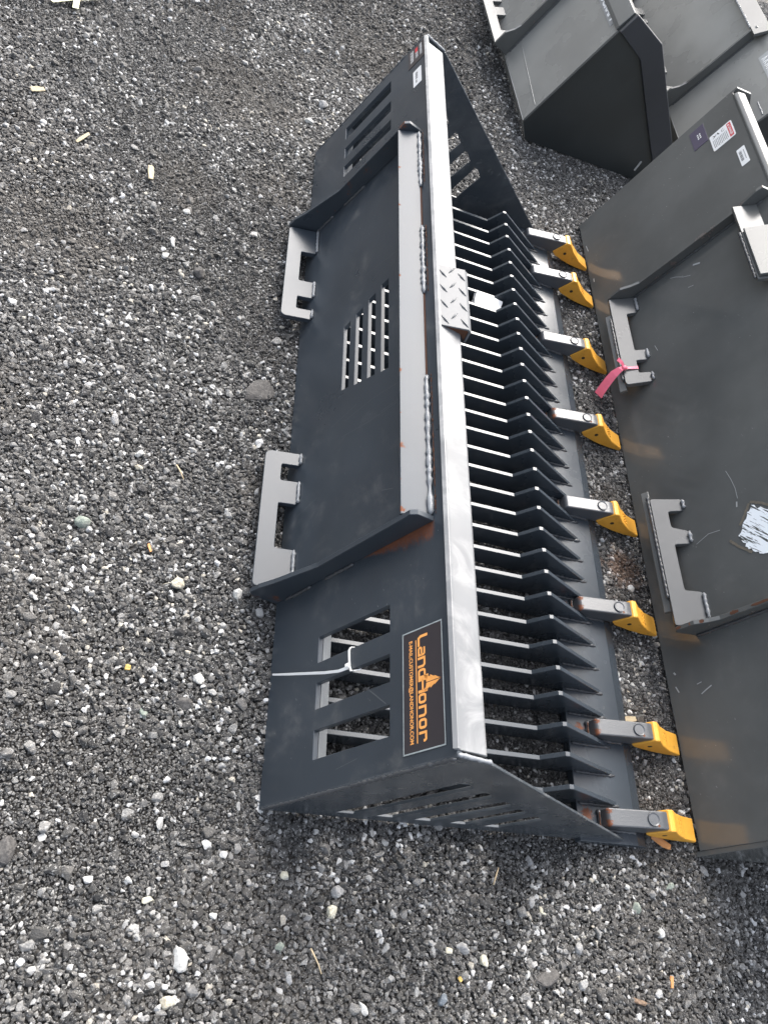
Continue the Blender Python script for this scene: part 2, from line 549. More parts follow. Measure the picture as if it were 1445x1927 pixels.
def ribbon_bm(bm, pts, width_dir, w, th=0.0012):
    """strap of some thickness along pts"""
    wd = [Vector(d).normalized() for d in (width_dir if isinstance(width_dir, list) else [width_dir] * len(pts))]
    ws = w if isinstance(w, list) else [w] * len(pts)
    P = [Vector(p) for p in pts]
    rings = []
    for i, p in enumerate(P):
        d = (P[min(i + 1, len(P) - 1)] - P[max(i - 1, 0)]).normalized()
        n = d.cross(wd[i]).normalized()
        a = wd[i] * ws[i] / 2
        h = n * th / 2
        rings.append([bm.verts.new(p + a + h), bm.verts.new(p - a + h), bm.verts.new(p - a - h), bm.verts.new(p + a - h)])
    for a, b in zip(rings[:-1], rings[1:]):
        for k in range(4):
            bm.faces.new((a[k], a[(k + 1) % 4], b[(k + 1) % 4], b[k]))
    bm.faces.new(list(reversed(rings[0])))
    bm.faces.new(rings[-1])

def tube_bm(bm, pts, radii, n=8):
    P = [Vector(p) for p in pts]
    rings = []
    for i, p in enumerate(P):
        d = (P[min(i + 1, len(P) - 1)] - P[max(i - 1, 0)]).normalized()
        u = d.orthogonal().normalized()
        w = d.cross(u)
        r = radii[i] if isinstance(radii, list) else radii
        rings.append([bm.verts.new(p + (u * math.cos(k * 2 * math.pi / n) + w * math.sin(k * 2 * math.pi / n)) * r) for k in range(n)])
    for a, b in zip(rings[:-1], rings[1:]):
        for k in range(n):
            bm.faces.new((a[k], a[(k + 1) % n], b[(k + 1) % n], b[k]))
    bm.faces.new(list(reversed(rings[0])))
    bm.faces.new(rings[-1])

# --- 2D print on stickers: a bmesh in the sticker's own plane
class Print:
    def __init__(self, mat4, z):
        self.bm = bmesh.new()
        self.m = mat4
        self.z = z
    def poly(self, pts):
        vs = [self.bm.verts.new((a, b, self.z)) for a, b in pts]
        self.bm.faces.new(vs)
    def rect(self, a0, b0, a1, b1):
        self.poly([(a0, b0), (a1, b0), (a1, b1), (a0, b1)])
    def stroke(self, pts, w, closed=False):
        P = [Vector(p) for p in pts]
        n = len(P)
        L, R = [], []
        for i in range(n):
            if closed:
                a, b = P[i - 1], P[(i + 1) % n]
                d1 = (P[i] - a).normalized(); d2 = (b - P[i]).normalized()
            else:
                d1 = (P[i] - P[i - 1]).normalized() if i else (P[1] - P[0]).normalized()
                d2 = (P[i + 1] - P[i]).normalized() if i < n - 1 else d1
            t = (d1 + d2)
            t = t.normalized() if t.length > 1e-6 else d1
            nn = Vector((-t.y, t.x))
            c = max(0.4, nn.dot(Vector((-d1.y, d1.x))))
            L.append(P[i] + nn * (w / 2 / c))
            R.append(P[i] - nn * (w / 2 / c))
        for i in range(n if closed else n - 1):
            j = (i + 1) % n
            self.poly([tuple(L[i]), tuple(R[i]), tuple(R[j]), tuple(L[j])])
    def text(self, body, a, b, width, height, bold=0.02):
        cu = bpy.data.curves.new('lettering', 'FONT')
        cu.body = body
        cu.size = 1.0
        cu.offset = bold
        ob = bpy.data.objects.new('lettering', cu)
        COL.objects.link(ob)
        dg = bpy.context.evaluated_depsgraph_get()
        dg.update()
        me = bpy.data.meshes.new_from_object(ob.evaluated_get(dg))
        bpy.data.objects.remove(ob)
        bpy.data.curves.remove(cu)
        xs = [v.co.x for v in me.vertices]; ys = [v.co.y for v in me.vertices]
        x0, x1, y0, y1 = min(xs), max(xs), min(ys), max(ys)
        vs = [self.bm.verts.new((a + (v.co.x - x0) / (x1 - x0) * width, b + (v.co.y - y0) / (y1 - y0) * height, self.z)) for v in me.vertices]
        for p in me.polygons:
            try:
                self.bm.faces.new([vs[i] for i in p.vertices])
            except ValueError:
                pass
        bpy.data.meshes.remove(me)
    def build(self, name, mat, parent):
        me = bpy.data.meshes.new(name)
        for f in self.bm.faces:
            f.normal_update()
            if f.normal.z < 0:
                f.normal_flip()
        self.bm.to_mesh(me)
        self.bm.free()
        me.transform(self.m)
        return link(name, me, mat, parent)

X, Y, Z = Vector((1, 0, 0)), Vector((0, 1, 0)), Vector((0, 0, 1))

# ------------------------------------------------------------------ ground
def make_ground():
    bm = bmesh.new()
    vs = [bm.verts.new(c) for c in ((-60, -60, -0.011), (60, -60, -0.011), (60, 60, -0.011), (-60, 60, -0.011))]
    bm.faces.new(vs)
    tag(link('ground', bm_mesh('ground', bm), M['ground']), kind='structure')
make_ground()

def stone_mesh(name, sub, seed, flatness=0.75, cuts=9, elong=1.0):
    """convex broken-stone shape, unit radius"""
    r = random.Random(seed)
    bm = bmesh.new()
    bmesh.ops.create_icosphere(bm, subdivisions=sub, radius=1.0)
    planes = []
    for _ in range(cuts):
        n = Vector((r.gauss(0, 1), r.gauss(0, 1), r.gauss(0, 1))).normalized()
        planes.append((n, r.uniform(0.62, 0.95)))
    for v in bm.verts:
        d = v.co.normalized()
        rad = 1.0
        for n, h in planes:
            c = d.dot(n)
            if c > 0.05:
                rad = min(rad, h / c)
        rad *= 1 + 0.03 * math.sin(d.x * 9 + seed) * math.cos(d.y * 8)
        v.co = Vector((d.x * rad * elong, d.y * rad, d.z * rad * flatness))
    me = bm_mesh(name, bm)
    for p in me.polygons:
        p.use_smooth = True
    return me

def vnoise(x, y, seed):
    """smooth value noise on arrays"""
    r = np.random.default_rng(seed)
    tab = r.random((256, 256))
    xi = np.floor(x).astype(int); yi = np.floor(y).astype(int)
    fx = x - xi; fy = y - yi
    fx = fx * fx * (3 - 2 * fx); fy = fy * fy * (3 - 2 * fy)
    g = lambda a, b: tab[a % 256, b % 256]
    return (g(xi, yi) * (1 - fx) + g(xi + 1, yi) * fx) * (1 - fy) + (g(xi, yi + 1) * (1 - fx) + g(xi + 1, yi + 1) * fx) * fy

def make_gravel():
    lib = bpy.data.collections.new('gravel_kinds')
    for i in range(16):
        r = random.Random(i + 900)
        bm = bmesh.new()
        k = r.randint(12, 20)
        el = r.uniform(1.0, 1.5); fl = r.uniform(0.6, 0.95)
        for _ in range(k):
            d = Vector((r.gauss(0, 1), r.gauss(0, 1), r.gauss(0, 1))).normalized() * r.uniform(0.82, 1.08)
            bm.verts.new((d.x * el, d.y, d.z * fl))
        h = bmesh.ops.convex_hull(bm, input=bm.verts)
        bmesh.ops.delete(bm, geom=[g for g in h['geom_interior'] if isinstance(g, bmesh.types.BMVert)], context='VERTS')
        bmesh.ops.bevel(bm, geom=list(bm.edges), offset=0.06, segments=1, profile=0.5, affect='EDGES')
        me = bm_mesh('gravel_stone', bm)
        me.materials.append(M['gravel'])
        lib.objects.link(bpy.data.objects.new('gravel_stone', me))
    poly = np.array([(-0.62, -0.62), (1.4, -0.62), (2.2, 1.6), (3.4, 5.5), (-1.5, 2.3)])
    def inside(x, y):
        c = np.zeros(x.shape, bool)
        n = len(poly)
        for i in range(n):
            x1, y1 = poly[i]; x2, y2 = poly[(i + 1) % n]
            k = ((y1 > y) != (y2 > y)) & (x < (x2 - x1) * (y - y1) / (y2 - y1 + 1e-12) + x1)
            c ^= k
        return c
    def hidden(x, y):
        a = (x > 1.0) & (x < 1.62) & (y > 0.05) & (y < 1.92)          # below the closed floor of the near smooth bucket
        b = (x > 0.88) & (x < 1.45) & (y > 2.55) & (y < 4.2)
        return a | b
    def grid(sp, x0=-1.5, x1=3.4, y0=-0.65, y1=5.5):
        nx = int((x1 - x0) / sp); ny = int((y1 - y0) / (sp * 0.866))
        gx, gy = np.meshgrid(np.arange(nx), np.arange(ny))
        x = x0 + (gx + 0.5 * (gy % 2)) * sp
        y = y0 + gy * sp * 0.866
        x = x.ravel() + rng.uniform(-0.42, 0.42, x.size) * sp
        y = y.ravel() + rng.uniform(-0.42, 0.42, y.size) * sp
        k = inside(x, y) & ~hidden(x, y)
        return x[k], y[k]
    def fine(x, y):
        f = 0.55 * vnoise(x * 2.3 + 40, y * 2.3 + 40, 3) + 0.3 * vnoise(x * 6 + 90, y * 6 + 90, 4) + 0.15 * vnoise(x * 15 + 90, y * 15 + 90, 5)
        f += np.clip((y - 0.6) * 0.10, -0.10, 0.12) * (x < 0.3) + np.clip((-x - 0.1) * 0.10, -0.02, 0.08)
        for px_, py_, pr_ in SILT:
            f = f + 0.16 * np.exp(-(((x - px_) ** 2 + (y - py_) ** 2) / (pr_ * 0.9) ** 2))
        return f
    PX, PY, PS, PZ = [], [], [], []
    def add(x, y, s, z):
        PX.append(x); PY.append(y); PS.append(s); PZ.append(z)
    far = lambda x, y: (y > 2.3) | (x > 1.9)
    x, y = grid(0.0060)
    f = fine(x, y)
    k = (f < 0.60 + rng.uniform(-0.05, 0.05, x.size)) & ~(far(x, y) & (rng.random(x.size) < 0.2))
    x, y = x[k], y[k]
    s = np.clip(rng.lognormal(math.log(0.0040), 0.27, x.size), 0.0020, 0.0076)
    s = np.where(far(x, y), s * 1.25, s)
    add(x, y, s, -0.0085 + rng.uniform(0, 0.0035, x.size))
    x, y = grid(0.0048)
    f = fine(x, y)
    k = (f > 0.565) & ~(far(x, y) & (rng.random(x.size) < 0.4))
    x, y = x[k], y[k]
    add(x, y, np.clip(rng.lognormal(math.log(0.0027), 0.25, x.size), 0.0014, 0.005), -0.0085 + rng.uniform(0, 0.002, x.size))
    x, y = grid(0.0165)
    k = rng.random(x.size) < np.where(fine(x, y) > 0.58, 0.25, 0.75)
    x, y = x[k], y[k]
    add(x, y, rng.uniform(0.0048, 0.0078, x.size), -0.0065 + rng.uniform(0, 0.003, x.size))
    x, y = grid(0.055)
    k = rng.random(x.size) < 0.85
    x, y = x[k], y[k]
    s = rng.uniform(0.0075, 0.0115, x.size)
    add(x, y, s, -0.0095 + s * 0.5)
    x = np.concatenate(PX); y = np.concatenate(PY); s = np.concatenate(PS); z = np.concatenate(PZ)
    z = z + 0.006 * (vnoise(x * 5, y * 5, 8) - 0.6) + 0.003 * (vnoise(x * 30, y * 30, 9) - 0.5)
    # keep clear of steel that lies on the ground
    under = ((x > 0.62) & (x < 0.81) & (y > -0.01) & (y < 1.84))
    z = np.where(under, np.minimum(z, -0.002 - s * 0.8), z)
    n = x.size
    me = bpy.data.meshes.new('gravel')
    me.vertices.add(n)
    me.vertices.foreach_set('co', np.stack([x, y, z], 1).astype(np.float32).ravel())
    at = me.attributes.new('stone_scale', 'FLOAT_VECTOR', 'POINT')
    sc = s[:, None] * rng.uniform(0.8, 1.2, (n, 3))
    at.data.foreach_set('vector', sc.astype(np.float32).ravel())
    at = me.attributes.new('stone_turn', 'FLOAT_VECTOR', 'POINT')
    ro = np.stack([rng.normal(0, 0.45, n), rng.normal(0, 0.45, n), rng.uniform(0, 6.283, n)], 1)
    at.data.foreach_set('vector', ro.astype(np.float32).ravel())
    tone = rng.random(n)
    small = np.clip((0.0042 - s) / 0.0018, 0, 1)
    pale = vnoise(x * 7 + 30, y * 7 + 30, 21)
    tone = np.where(tone > 0.72, 0.72 + (tone - 0.72) * (1 - 0.5 * small) * np.clip(0.55 + 0.9 * pale, 0, 1), tone)
    big = s > 0.0075
    tone = np.where(big & (tone > 0.9) & (rng.random(n) < 0.5), tone * 0.6, tone)
    at = me.attributes.new('stone_tone', 'FLOAT', 'POINT')
    at.data.foreach_set('value', tone.astype(np.float32))
    at = me.attributes.new('stone_kind', 'INT', 'POINT')
    at.data.foreach_set('value', rng.integers(0, 16, n).astype(np.int32))
    ob = link('gravel', me, M['gravel'])
    tag(ob, 'loose dark crushed gravel with pale stones spread over the yard', 'gravel', kind='stuff')
    ng = bpy.data.node_groups.new('gravel_scatter', 'GeometryNodeTree')
    ng.interface.new_socket('Geometry', in_out='INPUT', socket_type='NodeSocketGeometry')
    ng.interface.new_socket('Geometry', in_out='OUTPUT', socket_type='NodeSocketGeometry')
    N = ng.nodes
    gi = N.new('NodeGroupInput'); go = N.new('NodeGroupOutput')
    iop = N.new('GeometryNodeInstanceOnPoints')
    ci = N.new('GeometryNodeCollectionInfo')
    ci.inputs['Collection'].default_value = lib
    ci.inputs['Separate Children'].default_value = True
    ci.inputs['Reset Children'].default_value = True
    def attr(nm, ty):
        a = N.new('GeometryNodeInputNamedAttribute')
        a.data_type = ty
        a.inputs['Name'].default_value = nm
        return [o for o in a.outputs if o.enabled and o.name == 'Attribute'][0]
    L = ng.links
    L.new(gi.outputs[0], iop.inputs['Points'])
    L.new(ci.outputs[0], iop.inputs['Instance'])
    iop.inputs['Pick Instance'].default_value = True
    L.new(attr('stone_kind', 'INT'), iop.inputs['Instance Index'])
    e2r = N.new('FunctionNodeEulerToRotation')
    L.new(attr('stone_turn', 'FLOAT_VECTOR'), e2r.inputs[0])
    L.new(e2r.outputs[0], iop.inputs['Rotation'])
    L.new(attr('stone_scale', 'FLOAT_VECTOR'), iop.inputs['Scale'])
    L.new(iop.outputs[0], go.inputs[0])
    md = ob.modifiers.new('scatter', 'NODES')
    md.node_group = ng
    print('gravel stones', n)
make_gravel()

# ------------------------------------------------------------------ 1. the skeleton bucket
BL = 1.83                                    # length along y
D = Vector((0.33327128, 0, 0.94283098))      # up the back plate
N = Vector((-0.94283098, 0, 0.33327128))     # out of the back plate (towards the photographer's left)
def bp(s, n, y):
    return D * s + N * n + Y * y

SCRATCHES_GLINT = [([(0.345, 1.101), (0.26, 1.1075), (0.163, 1.106), (0.042, 1.096)], 0.0013), ([(0.343, 0.726), (0.273, 0.731), (0.188, 0.723)], 0.0010),  # first line paints the reflection along a crease; the others are scratches
             ([(0.343, 0.684), (0.297, 0.6835)], 0.0009), ([(0.341, 0.679), (0.258, 0.679), (0.18, 0.687)], 0.0009), ([(0.223, 0.746), (0.143, 0.731)], 0.0012),
             ([(0.272, 0.140), (0.314, 0.106)], 0.0016), ([(0.05, 0.56), (0.11, 0.575)], 0.0010), ([(0.30, 0.50), (0.33, 0.49)], 0.0011),
             ([(0.30, 1.66), (0.41, 1.63)], 0.0008), ([(0.08, 1.50), (0.12, 1.53)], 0.0012), ([(0.20, 0.03), (0.25, 0.037)], 0.001)]
def skeleton_bucket():
    R = empty('skeleton_bucket', (0, 0, 0), 'slate grey skeleton rock bucket with open tines and yellow capped teeth', 'bucket')
    # back plate: local a = along +y, b = along D ; e3 = Y x D = -N... keep mid-plane half a thickness inside
    th = 0.010
    O = bp(0, -th / 2, 0)
    mb = frame_mat(O, Y, D)
    holes = []
    for y0, y1 in ((0.056, 0.103), (0.139, 0.184), (0.221, 0.268), (1.571, 1.613), (1.650, 1.694), (1.736, 1.786)):
        holes.append(rc(y0, y1, 0.140, 0.321))
    for s0, s1, y0, y1, dy in ((0.2935, 0.3150, 0.783, 1.037, 0.003), (0.2525, 0.2745, 0.792, 1.025, 0.004),
                               (0.2120, 0.2335, 0.800, 1.012, 0.004), (0.1715, 0.1925, 0.811, 1.002, 0.004)):
        holes.append([(y0 + dy, s0), (y1 - dy, s0), (y1, s1), (y0, s1)])
    plate('back_plate', rc(0.0, BL, 0.0, 0.453), holes, th, mb, M['slate'], R)
    # doubling bars behind the outer windows, their sills seen through the cut-outs
    for y0, y1 in ((0.02, 0.37), (1.47, 1.81)):
        bm = bmesh.new()
        for (a, b) in ((0.0, 1.0),):
            P = [bp(s, n, y) for y in (y0, y1) for (s, n) in ((0.09, -0.0105), (0.1405, -0.0105), (0.1405, -0.027), (0.09, -0.027))]
            v = [bm.verts.new(p) for p in P]
            for f in ((0, 1, 2, 3), (7, 6, 5, 4), (0, 4, 5, 1), (1, 5, 6, 2), (2, 6, 7, 3), (3, 7, 4, 0)):
                bm.faces.new([v[i] for i in f])
        link('doubler_bar', bm_mesh('doubler_bar', bm), M['inner'], R)
    # top rail: bent strip sloping down to the front, with a front flange
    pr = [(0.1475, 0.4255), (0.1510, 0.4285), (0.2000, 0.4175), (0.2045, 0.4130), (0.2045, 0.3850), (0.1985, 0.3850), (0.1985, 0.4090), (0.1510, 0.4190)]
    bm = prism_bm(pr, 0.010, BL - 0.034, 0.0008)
    link('top_rail', bm_mesh('top_rail', bm), M['slate_rail_sheen'], R)
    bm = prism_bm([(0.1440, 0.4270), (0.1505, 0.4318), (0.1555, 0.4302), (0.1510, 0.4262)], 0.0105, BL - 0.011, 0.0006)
    link('rail_edge', bm_mesh('rail_edge', bm), M['slate_rail_sheen'], R)
    # side plates with five raked slots
    side = [(0.0, 0.0), (0.1510, 0.4275), (0.2170, 0.4070), (0.7330, 0.0220), (0.7400, 0.0), ]
    slots = []
    for x0, xt, zt in ((0.126, 0.229, 0.303), (0.199, 0.288, 0.262), (0.272, 0.347, 0.221), (0.342, 0.399, 0.181), (0.412, 0.452, 0.146)):
        w = 0.032
        slots.append([(x0, 0.034), (x0 + w, 0.034), (xt + w * 0.8, zt - 0.022), (xt + 0.004, zt), (xt - 0.004, zt)])
    for yy, nm in ((0.0026, 'side_plate'), (BL - 0.0026, 'side_plate')):
        mm = frame_mat((0, yy, 0), X, Z)
        plate(nm, side, slots, 0.0050, mm, M['slate_side_sheen'], R)
    # lip plate with bevelled cutting edge
    bm = prism_bm([(0.632, 0.001), (0.632, 0.020), (0.7690, 0.020), (0.7990, 0.006), (0.7990, 0.001)], -0.006, BL + 0.006, 0.0009)
    link('lip_plate', bm_mesh('lip_plate', bm), M['slate_lip'], R)
    # tines
    prof = [(0.008, 0.002), (0.0245, 0.050), (0.5305, 0.0600), (0.5605, 0.1040), (0.5690, 0.1050), (0.731, 0.0195), (0.631, 0.0195), (0.631, 0.002)]
    tm = plate_mesh('tine', prof, [], 0.0095, frame_mat((0, 0, 0), X, Z), 0.0009)
    tine_y = [0.0699, 0.1307, 0.1885, 0.2504, 0.3041, 0.3599, 0.4157, 0.4704, 0.5232, 0.5769, 0.6317, 0.6874, 0.7402, 0.7959, 0.8507, 0.9065,
              0.9602, 1.0139, 1.0697, 1.1255, 1.1813, 1.235, 1.2898, 1.3465, 1.4023, 1.4571, 1.5128, 1.5686, 1.6254, 1.6791, 1.7339]
    for y in tine_y:
        o = link('tine', tm, M['slate_tine'], R)
        o.location = (random.uniform(-0.0012, 0.0012), y, 0)
    # weld fillets where each tine runs out on the lip
    wms = []
    for k in range(4):
        w = weld('weld_bead', [(0.637, -0.0056, 0.0205), (0.700, -0.0058, 0.0205), (0.735, -0.0050, 0.0200)],
                 0.0036, None, M['weld_dark'], 0.5)
        wms.append(w.data)
        bpy.data.objects.remove(w)
    for i, y in enumerate(tine_y):
        o = link('weld_bead', wms[i % 4], M['weld_dark'], R)
        o.location = (0, y, 0)
    # gussets of the quick-attach frame
    gp = [(0.0, 0.0), (-0.002, 0.055), (0.006, 0.066), (0.033, 0.065), (0.067, 0.056), (0.174, 0.037), (0.392, 0.040), (0.412, 0.041), (0.421, 0.032), (0.424, 0.0)]
    for yc in (0.3855, 1.4465):
        # local: a = s along D, b = n along N ; e3 = D x N
        plate('gusset', gp, [], 0.010, frame_mat(bp(0, 0.0004, yc), D, N), M['slate_edge'], R)
    # notched latch plates
    A = bp(0.045, 0.001, 0); B = bp(0.010, 0.066, 0)
    e = (B - A).normalized()
    def latch(sign, y0):
        # profile in (w across 0..0.075, y)
        ys = [0.396, 0.482, 0.588, 0.644, 0.685, 0.716]
        pts = [(0.0, ys[0]), (0.0, ys[1]), (0.0385, ys[1] + 0.001), (0.0385, ys[2]), (0.0, ys[2]), (0.0, ys[3]), (0.0385, ys[3]), (0.0385, ys[4]), (0.0, ys[4]), (0.0, ys[5]), (0.066, ys[5]), (0.0745, ys[5] - 0.008), (0.0745, ys[0] + 0.006), (0.069, ys[0])]
        pts = [(a, b if sign > 0 else BL - b + 0.002) for a, b in pts]
        if sign < 0:
            pts.reverse()
        nn = e.cross(Y)
        off = 0.0065 if nn.z > 0 else -0.0065
        plate('latch_plate', rounded(pts, 0.004, 2), [], 0.013, frame_mat(A - nn * off, e, Y), M['slate_bar'], R, 0.001)
    latch(1, 0); latch(-1, 0)
    # hook bar across the top of the frame
    a0 = bp(0.420, 0.0035, 0); a1 = bp(0.391, 0.0425, 0)
    eb = (a1 - a0).normalized()
    nb = eb.cross(Y)
    if nb.z < 0: nb = -nb
    c = (a0 + a1) / 2 - nb * 0.006
    wbar = (a1 - a0).length
    plate('hook_bar', rc(-wbar / 2, wbar / 2, 0.3915, 1.4405), [], 0.012, frame_mat(c, eb, Y), M['slate_bar'], R, 0.0012)
    # rusty root of the bar seen between the stitch welds
    bm = bmesh.new()
    tube_bm(bm, [bp(0.4185, 0.0012, 0.40), bp(0.4185, 0.0012, 1.43)], 0.0022, 6)
    link('rusty_seam', bm_mesh('rusty_seam', bm), M['rust'], R)
    for y0, y1 in ((0.392, 0.690), (0.905, 1.105), (1.238, 1.440)):
        weld('weld_bead', [bp(0.4215, 0.0040, y0), bp(0.4215, 0.0040, y1)], 0.0048, R, M['weld'], 0.75, 0.0062, 0.0)
        weld('rust_line', [bp(0.4295, 0.0006, y0), bp(0.4295, 0.0006, y1)], 0.0010, R, M['rust'], 1.9, 0.0035)
    # bead down the corners and along the gussets
    for yy in (-0.001, BL + 0.001):
        weld('weld_bead', [bp(0.006, -0.001, yy), bp(0.45, -0.001, yy)], 0.0028, R, M['weld_dark'], 0.8)
    for yc, sg in ((0.3855, -1), (1.4465, -1)):
        weld('weld_bead', [bp(0.03, 0.001, yc + sg * 0.0075), bp(0.11, 0.001, yc + sg * 0.0075)], 0.0032, R, M['weld_dark'])
        weld('weld_bead', [bp(0.15, 0.001, yc + sg * 0.0075), bp(0.23, 0.001, yc + sg * 0.0075)], 0.0032, R, M['weld_dark'])
    # tooth ends of the latch plates are welded on with ragged beads
    for y0, y1 in ((0.398, 0.48), (0.59, 0.642), (0.687, 0.714), (1.118, 1.145), (1.19, 1.243), (1.352, 1.434)):
        weld('weld_bead', [bp(0.049, 0.003, y0), bp(0.049, 0.003, y1)], 0.0035, R, M['weld'])
    # weld at the two rail corners
    for yy in (0.0035, BL - 0.0035):
        weld('weld_bead', [(0.152, yy, 0.4285), (0.214, yy, 0.4095)], 0.0036, R, M['weld'], 0.4, 0.004, 0.05)
    # folded tread-plate step on the rail
    tp = [(0.1530, 0.4290), (0.2090, 0.4375), (0.2165, 0.4330), (0.2190, 0.4050), (0.2150, 0.4045), (0.2128, 0.4305), (0.2080, 0.4335), (0.1535, 0.4258)]
    bm = prism_bm(tp, 0.7970, 0.9620, 0.0005)
    step = link('step_plate', bm_mesh('step_plate', bm), M['tread'], R)
    for i in range(4):
        for j in range(3):
            yb = 0.812 + i * 0.042 + (0.014 if j == 1 else 0)
            if yb > 0.955: continue
            xb = 0.163 + j * 0.019
            zb = 0.4290 + (xb - 0.153) * 0.1518
            ang = 0.95 if j % 2 else 2.2
            dx, dy = math.cos(ang) * 0.0115, math.sin(ang) * 0.0115
            bm = bmesh.new()
            pts = [(xb - dx, yb - dy, zb - dx * 0.15 + 0.0003), (xb, yb, zb + 0.0008), (xb + dx, yb + dy, zb + dx * 0.15 + 0.0003)]
            tube_bm(bm, pts, [0.0005, 0.0021, 0.0005], 6)
            link('tread_bar', bm_mesh('tread_bar', bm), M['tread'], step, True)
    bm = prism_bm([(0.160, 0.4262), (0.2078, 0.4328), (0.2124, 0.4298), (0.2146, 0.4052), (0.2052, 0.4140), (0.2000, 0.4182)], 0.8005, 0.806)
    link('rusty_underside', bm_mesh('rusty_underside', bm), M['rust'], step)
    # teeth
    hp = [(0.683, 0.0205), (0.683, 0.0460), (0.687, 0.0520), (0.800, 0.0690), (0.818, 0.0690), (0.836, 0.0560), (0.840, 0.0250), (0.812, 0.0200), (0.7700, 0.0205)]
    bm = prism_bm(hp, -0.0175, 0.0175, 0.0030, 2)
    holder_me = bm_mesh('tooth_holder', bm)
    # cap: wedge with side ears swept back
    def cap_mesh():
        bm = bmesh.new()
        top = [(0.8120, 0.0725, 0.0212), (0.8230, 0.0735, 0.0212), (0.8500, 0.0500, 0.0218), (0.8850, 0.0280, 0.0228), (0.9250, 0.0140, 0.0235)]
        bot = [(0.7860, 0.0270, 0.0212), (0.8000, 0.0170, 0.0212), (0.8500, 0.0060, 0.0218), (0.8900, 0.0030, 0.0228), (0.9270, 0.0040, 0.0235)]
        rt = {}
        for sg in (-1, 1):
            t_ = [bm.verts.new((x, sg * w, z)) for x, z, w in top]
            b_ = [bm.verts.new((x, sg * w, z)) for x, z, w in bot]
            rt[sg] = (t_, b_)
        for i in range(4):
            for sg in (-1, 1):
                t_, b_ = rt[sg]
                q = (t_[i], t_[i + 1], b_[i + 1], b_[i])
                bm.faces.new(q)
            bm.faces.new((rt[-1][0][i], rt[1][0][i], rt[1][0][i + 1], rt[-1][0][i + 1]))
            bm.faces.new((rt[-1][1][i], rt[-1][1][i + 1], rt[1][1][i + 1], rt[1][1][i]))
        bm.faces.new((rt[-1][0][4], rt[1][0][4], rt[1][1][4], rt[-1][1][4]))
        bm.faces.new((rt[-1][0][0], rt[-1][1][0], rt[1][1][0], rt[1][0][0]))
        bmesh.ops.recalc_face_normals(bm, faces=bm.faces)
        bmesh.ops.bevel(bm, geom=[e_ for e_ in bm.edges if e_.calc_face_angle(0) > 0.35], offset=0.0022, segments=2, profile=0.5, affect='EDGES')
        return bm_mesh('tooth_cap', bm)
    cap_me = cap_mesh()
    # bolt head: low disc with a rim
    bm = bmesh.new()
    bmesh.ops.create_cone(bm, cap_ends=True, segments=24, radius1=0.0135, radius2=0.0125, depth=0.004)
    top = max(bm.faces, key=lambda f: f.calc_center_median().z)
    r_ = bmesh.ops.inset_region(bm, faces=[top], thickness=0.0025, depth=-0.0012)
    bolt_me = bm_mesh('bolt_head', bm)
    bolt_me.transform(Matrix.Translation((0.779, 0, 0.0668)) @ Matrix.Rotation(-0.149, 4, 'Y'))
    bm = bmesh.new()
    bmesh.ops.create_cone(bm, cap_ends=True, segments=14, radius1=0.0050, radius2=0.0050, depth=0.0436)
    pin_me = bm_mesh('pin_hole', bm)
    pin_me.transform(Matrix.Translation((0.827, 0, 0.036)) @ Matrix.Rotation(math.pi / 2, 4, 'X'))
    # raised casting marks on the cap's slope
    bm = bmesh.new()
    for i in range(4):
        for j in range(2):
            yb = -0.012 + i * 0.0078
            f = 0.35 + j * 0.28
            p0 = Vector((0.850 + 0.035 * f, yb, 0.0503 - 0.022 * f))
            tube_bm(bm, [p0 + Vector((-0.0035, -0.0018, 0.0024)), p0 + Vector((0.0, 0.0022, 0.0006)), p0 + Vector((0.004, 0, -0.0020))], 0.0009, 5)
    mark_me = bm_mesh('casting_mark', bm)
    for i, y in enumerate((0.036, 0.214, 0.496, 0.770, 1.048, 1.327, 1.601, 1.773)):
        h = link('tooth_holder', holder_me, M['slate_tooth'], R)
        h.location = (random.uniform(-0.002, 0.002), y, 0)
        if i in (0, 1, 2, 4):
            h.material_slots[0].link = 'OBJECT'
            h.material_slots[0].material = M['tooth_rusty']
        b = link('bolt_head', bolt_me, M['slate_tooth'], h)
        c_ = link('tooth_cap', cap_me, M['yellow'], h)
        c_.location = (random.uniform(-0.001, 0.002), 0, 0)
        link('pin_hole', pin_me, M['dark_hole'], h)
        link('casting_mark', mark_me, M['yellow'], h)
        weld('weld_bead', [(0.681, y - 0.019, 0.023), (0.681, y + 0.019, 0.023)], 0.0050, R, M['weld_dark'])
        weld('rust_line', [(0.6775, y - 0.018, 0.027), (0.679, y + 0.014, 0.028)], 0.0014, R, M['rust'], 1.2)
        weld('weld_bead', [(0.690, y - 0.0185, 0.0215), (0.768, y - 0.0185, 0.0205)], 0.0036, R, M['weld_dark'])
    # big decal
    md = frame_mat(bp(0.351, 0.0006, 0.206), -Y, D)      # local a along -y (reading direction), b up
    Wd, Hd = 0.186, 0.0835
    dec = plate('brand_decal', rc(0, Wd, 0, Hd), [], 0.0008, md, M['decal_black'], R, 0.0001)
    fr = Print(md, 0.00055)
    bw = 0.0022
    fr.rect(0, 0, Wd, bw); fr.rect(0, Hd - bw, Wd, Hd); fr.rect(0, bw, bw, Hd - bw); fr.rect(Wd - bw, bw, Wd, Hd - bw)
    fr.build('decal_border', M['foil'], dec)
    pw = Print(md, 0.00060)
    a0, k = 0.0125, 0.160 / 1380.0
    b0, kb = 0.0325, 0.0205 / 130.0
    def S(pts, ox, w=30, closed=False):
        pw.stroke([(a0 + (ox + x) * k, b0 + y * kb) for x, y in pts], w * (k + kb) / 2, closed)
    def o_(ox, wd=125):
        S([(30, 13), (15, 28), (15, 72), (30, 87), (wd - 30, 87), (wd - 15, 72), (wd - 15, 28), (wd - 30, 13)], ox, 28, True)
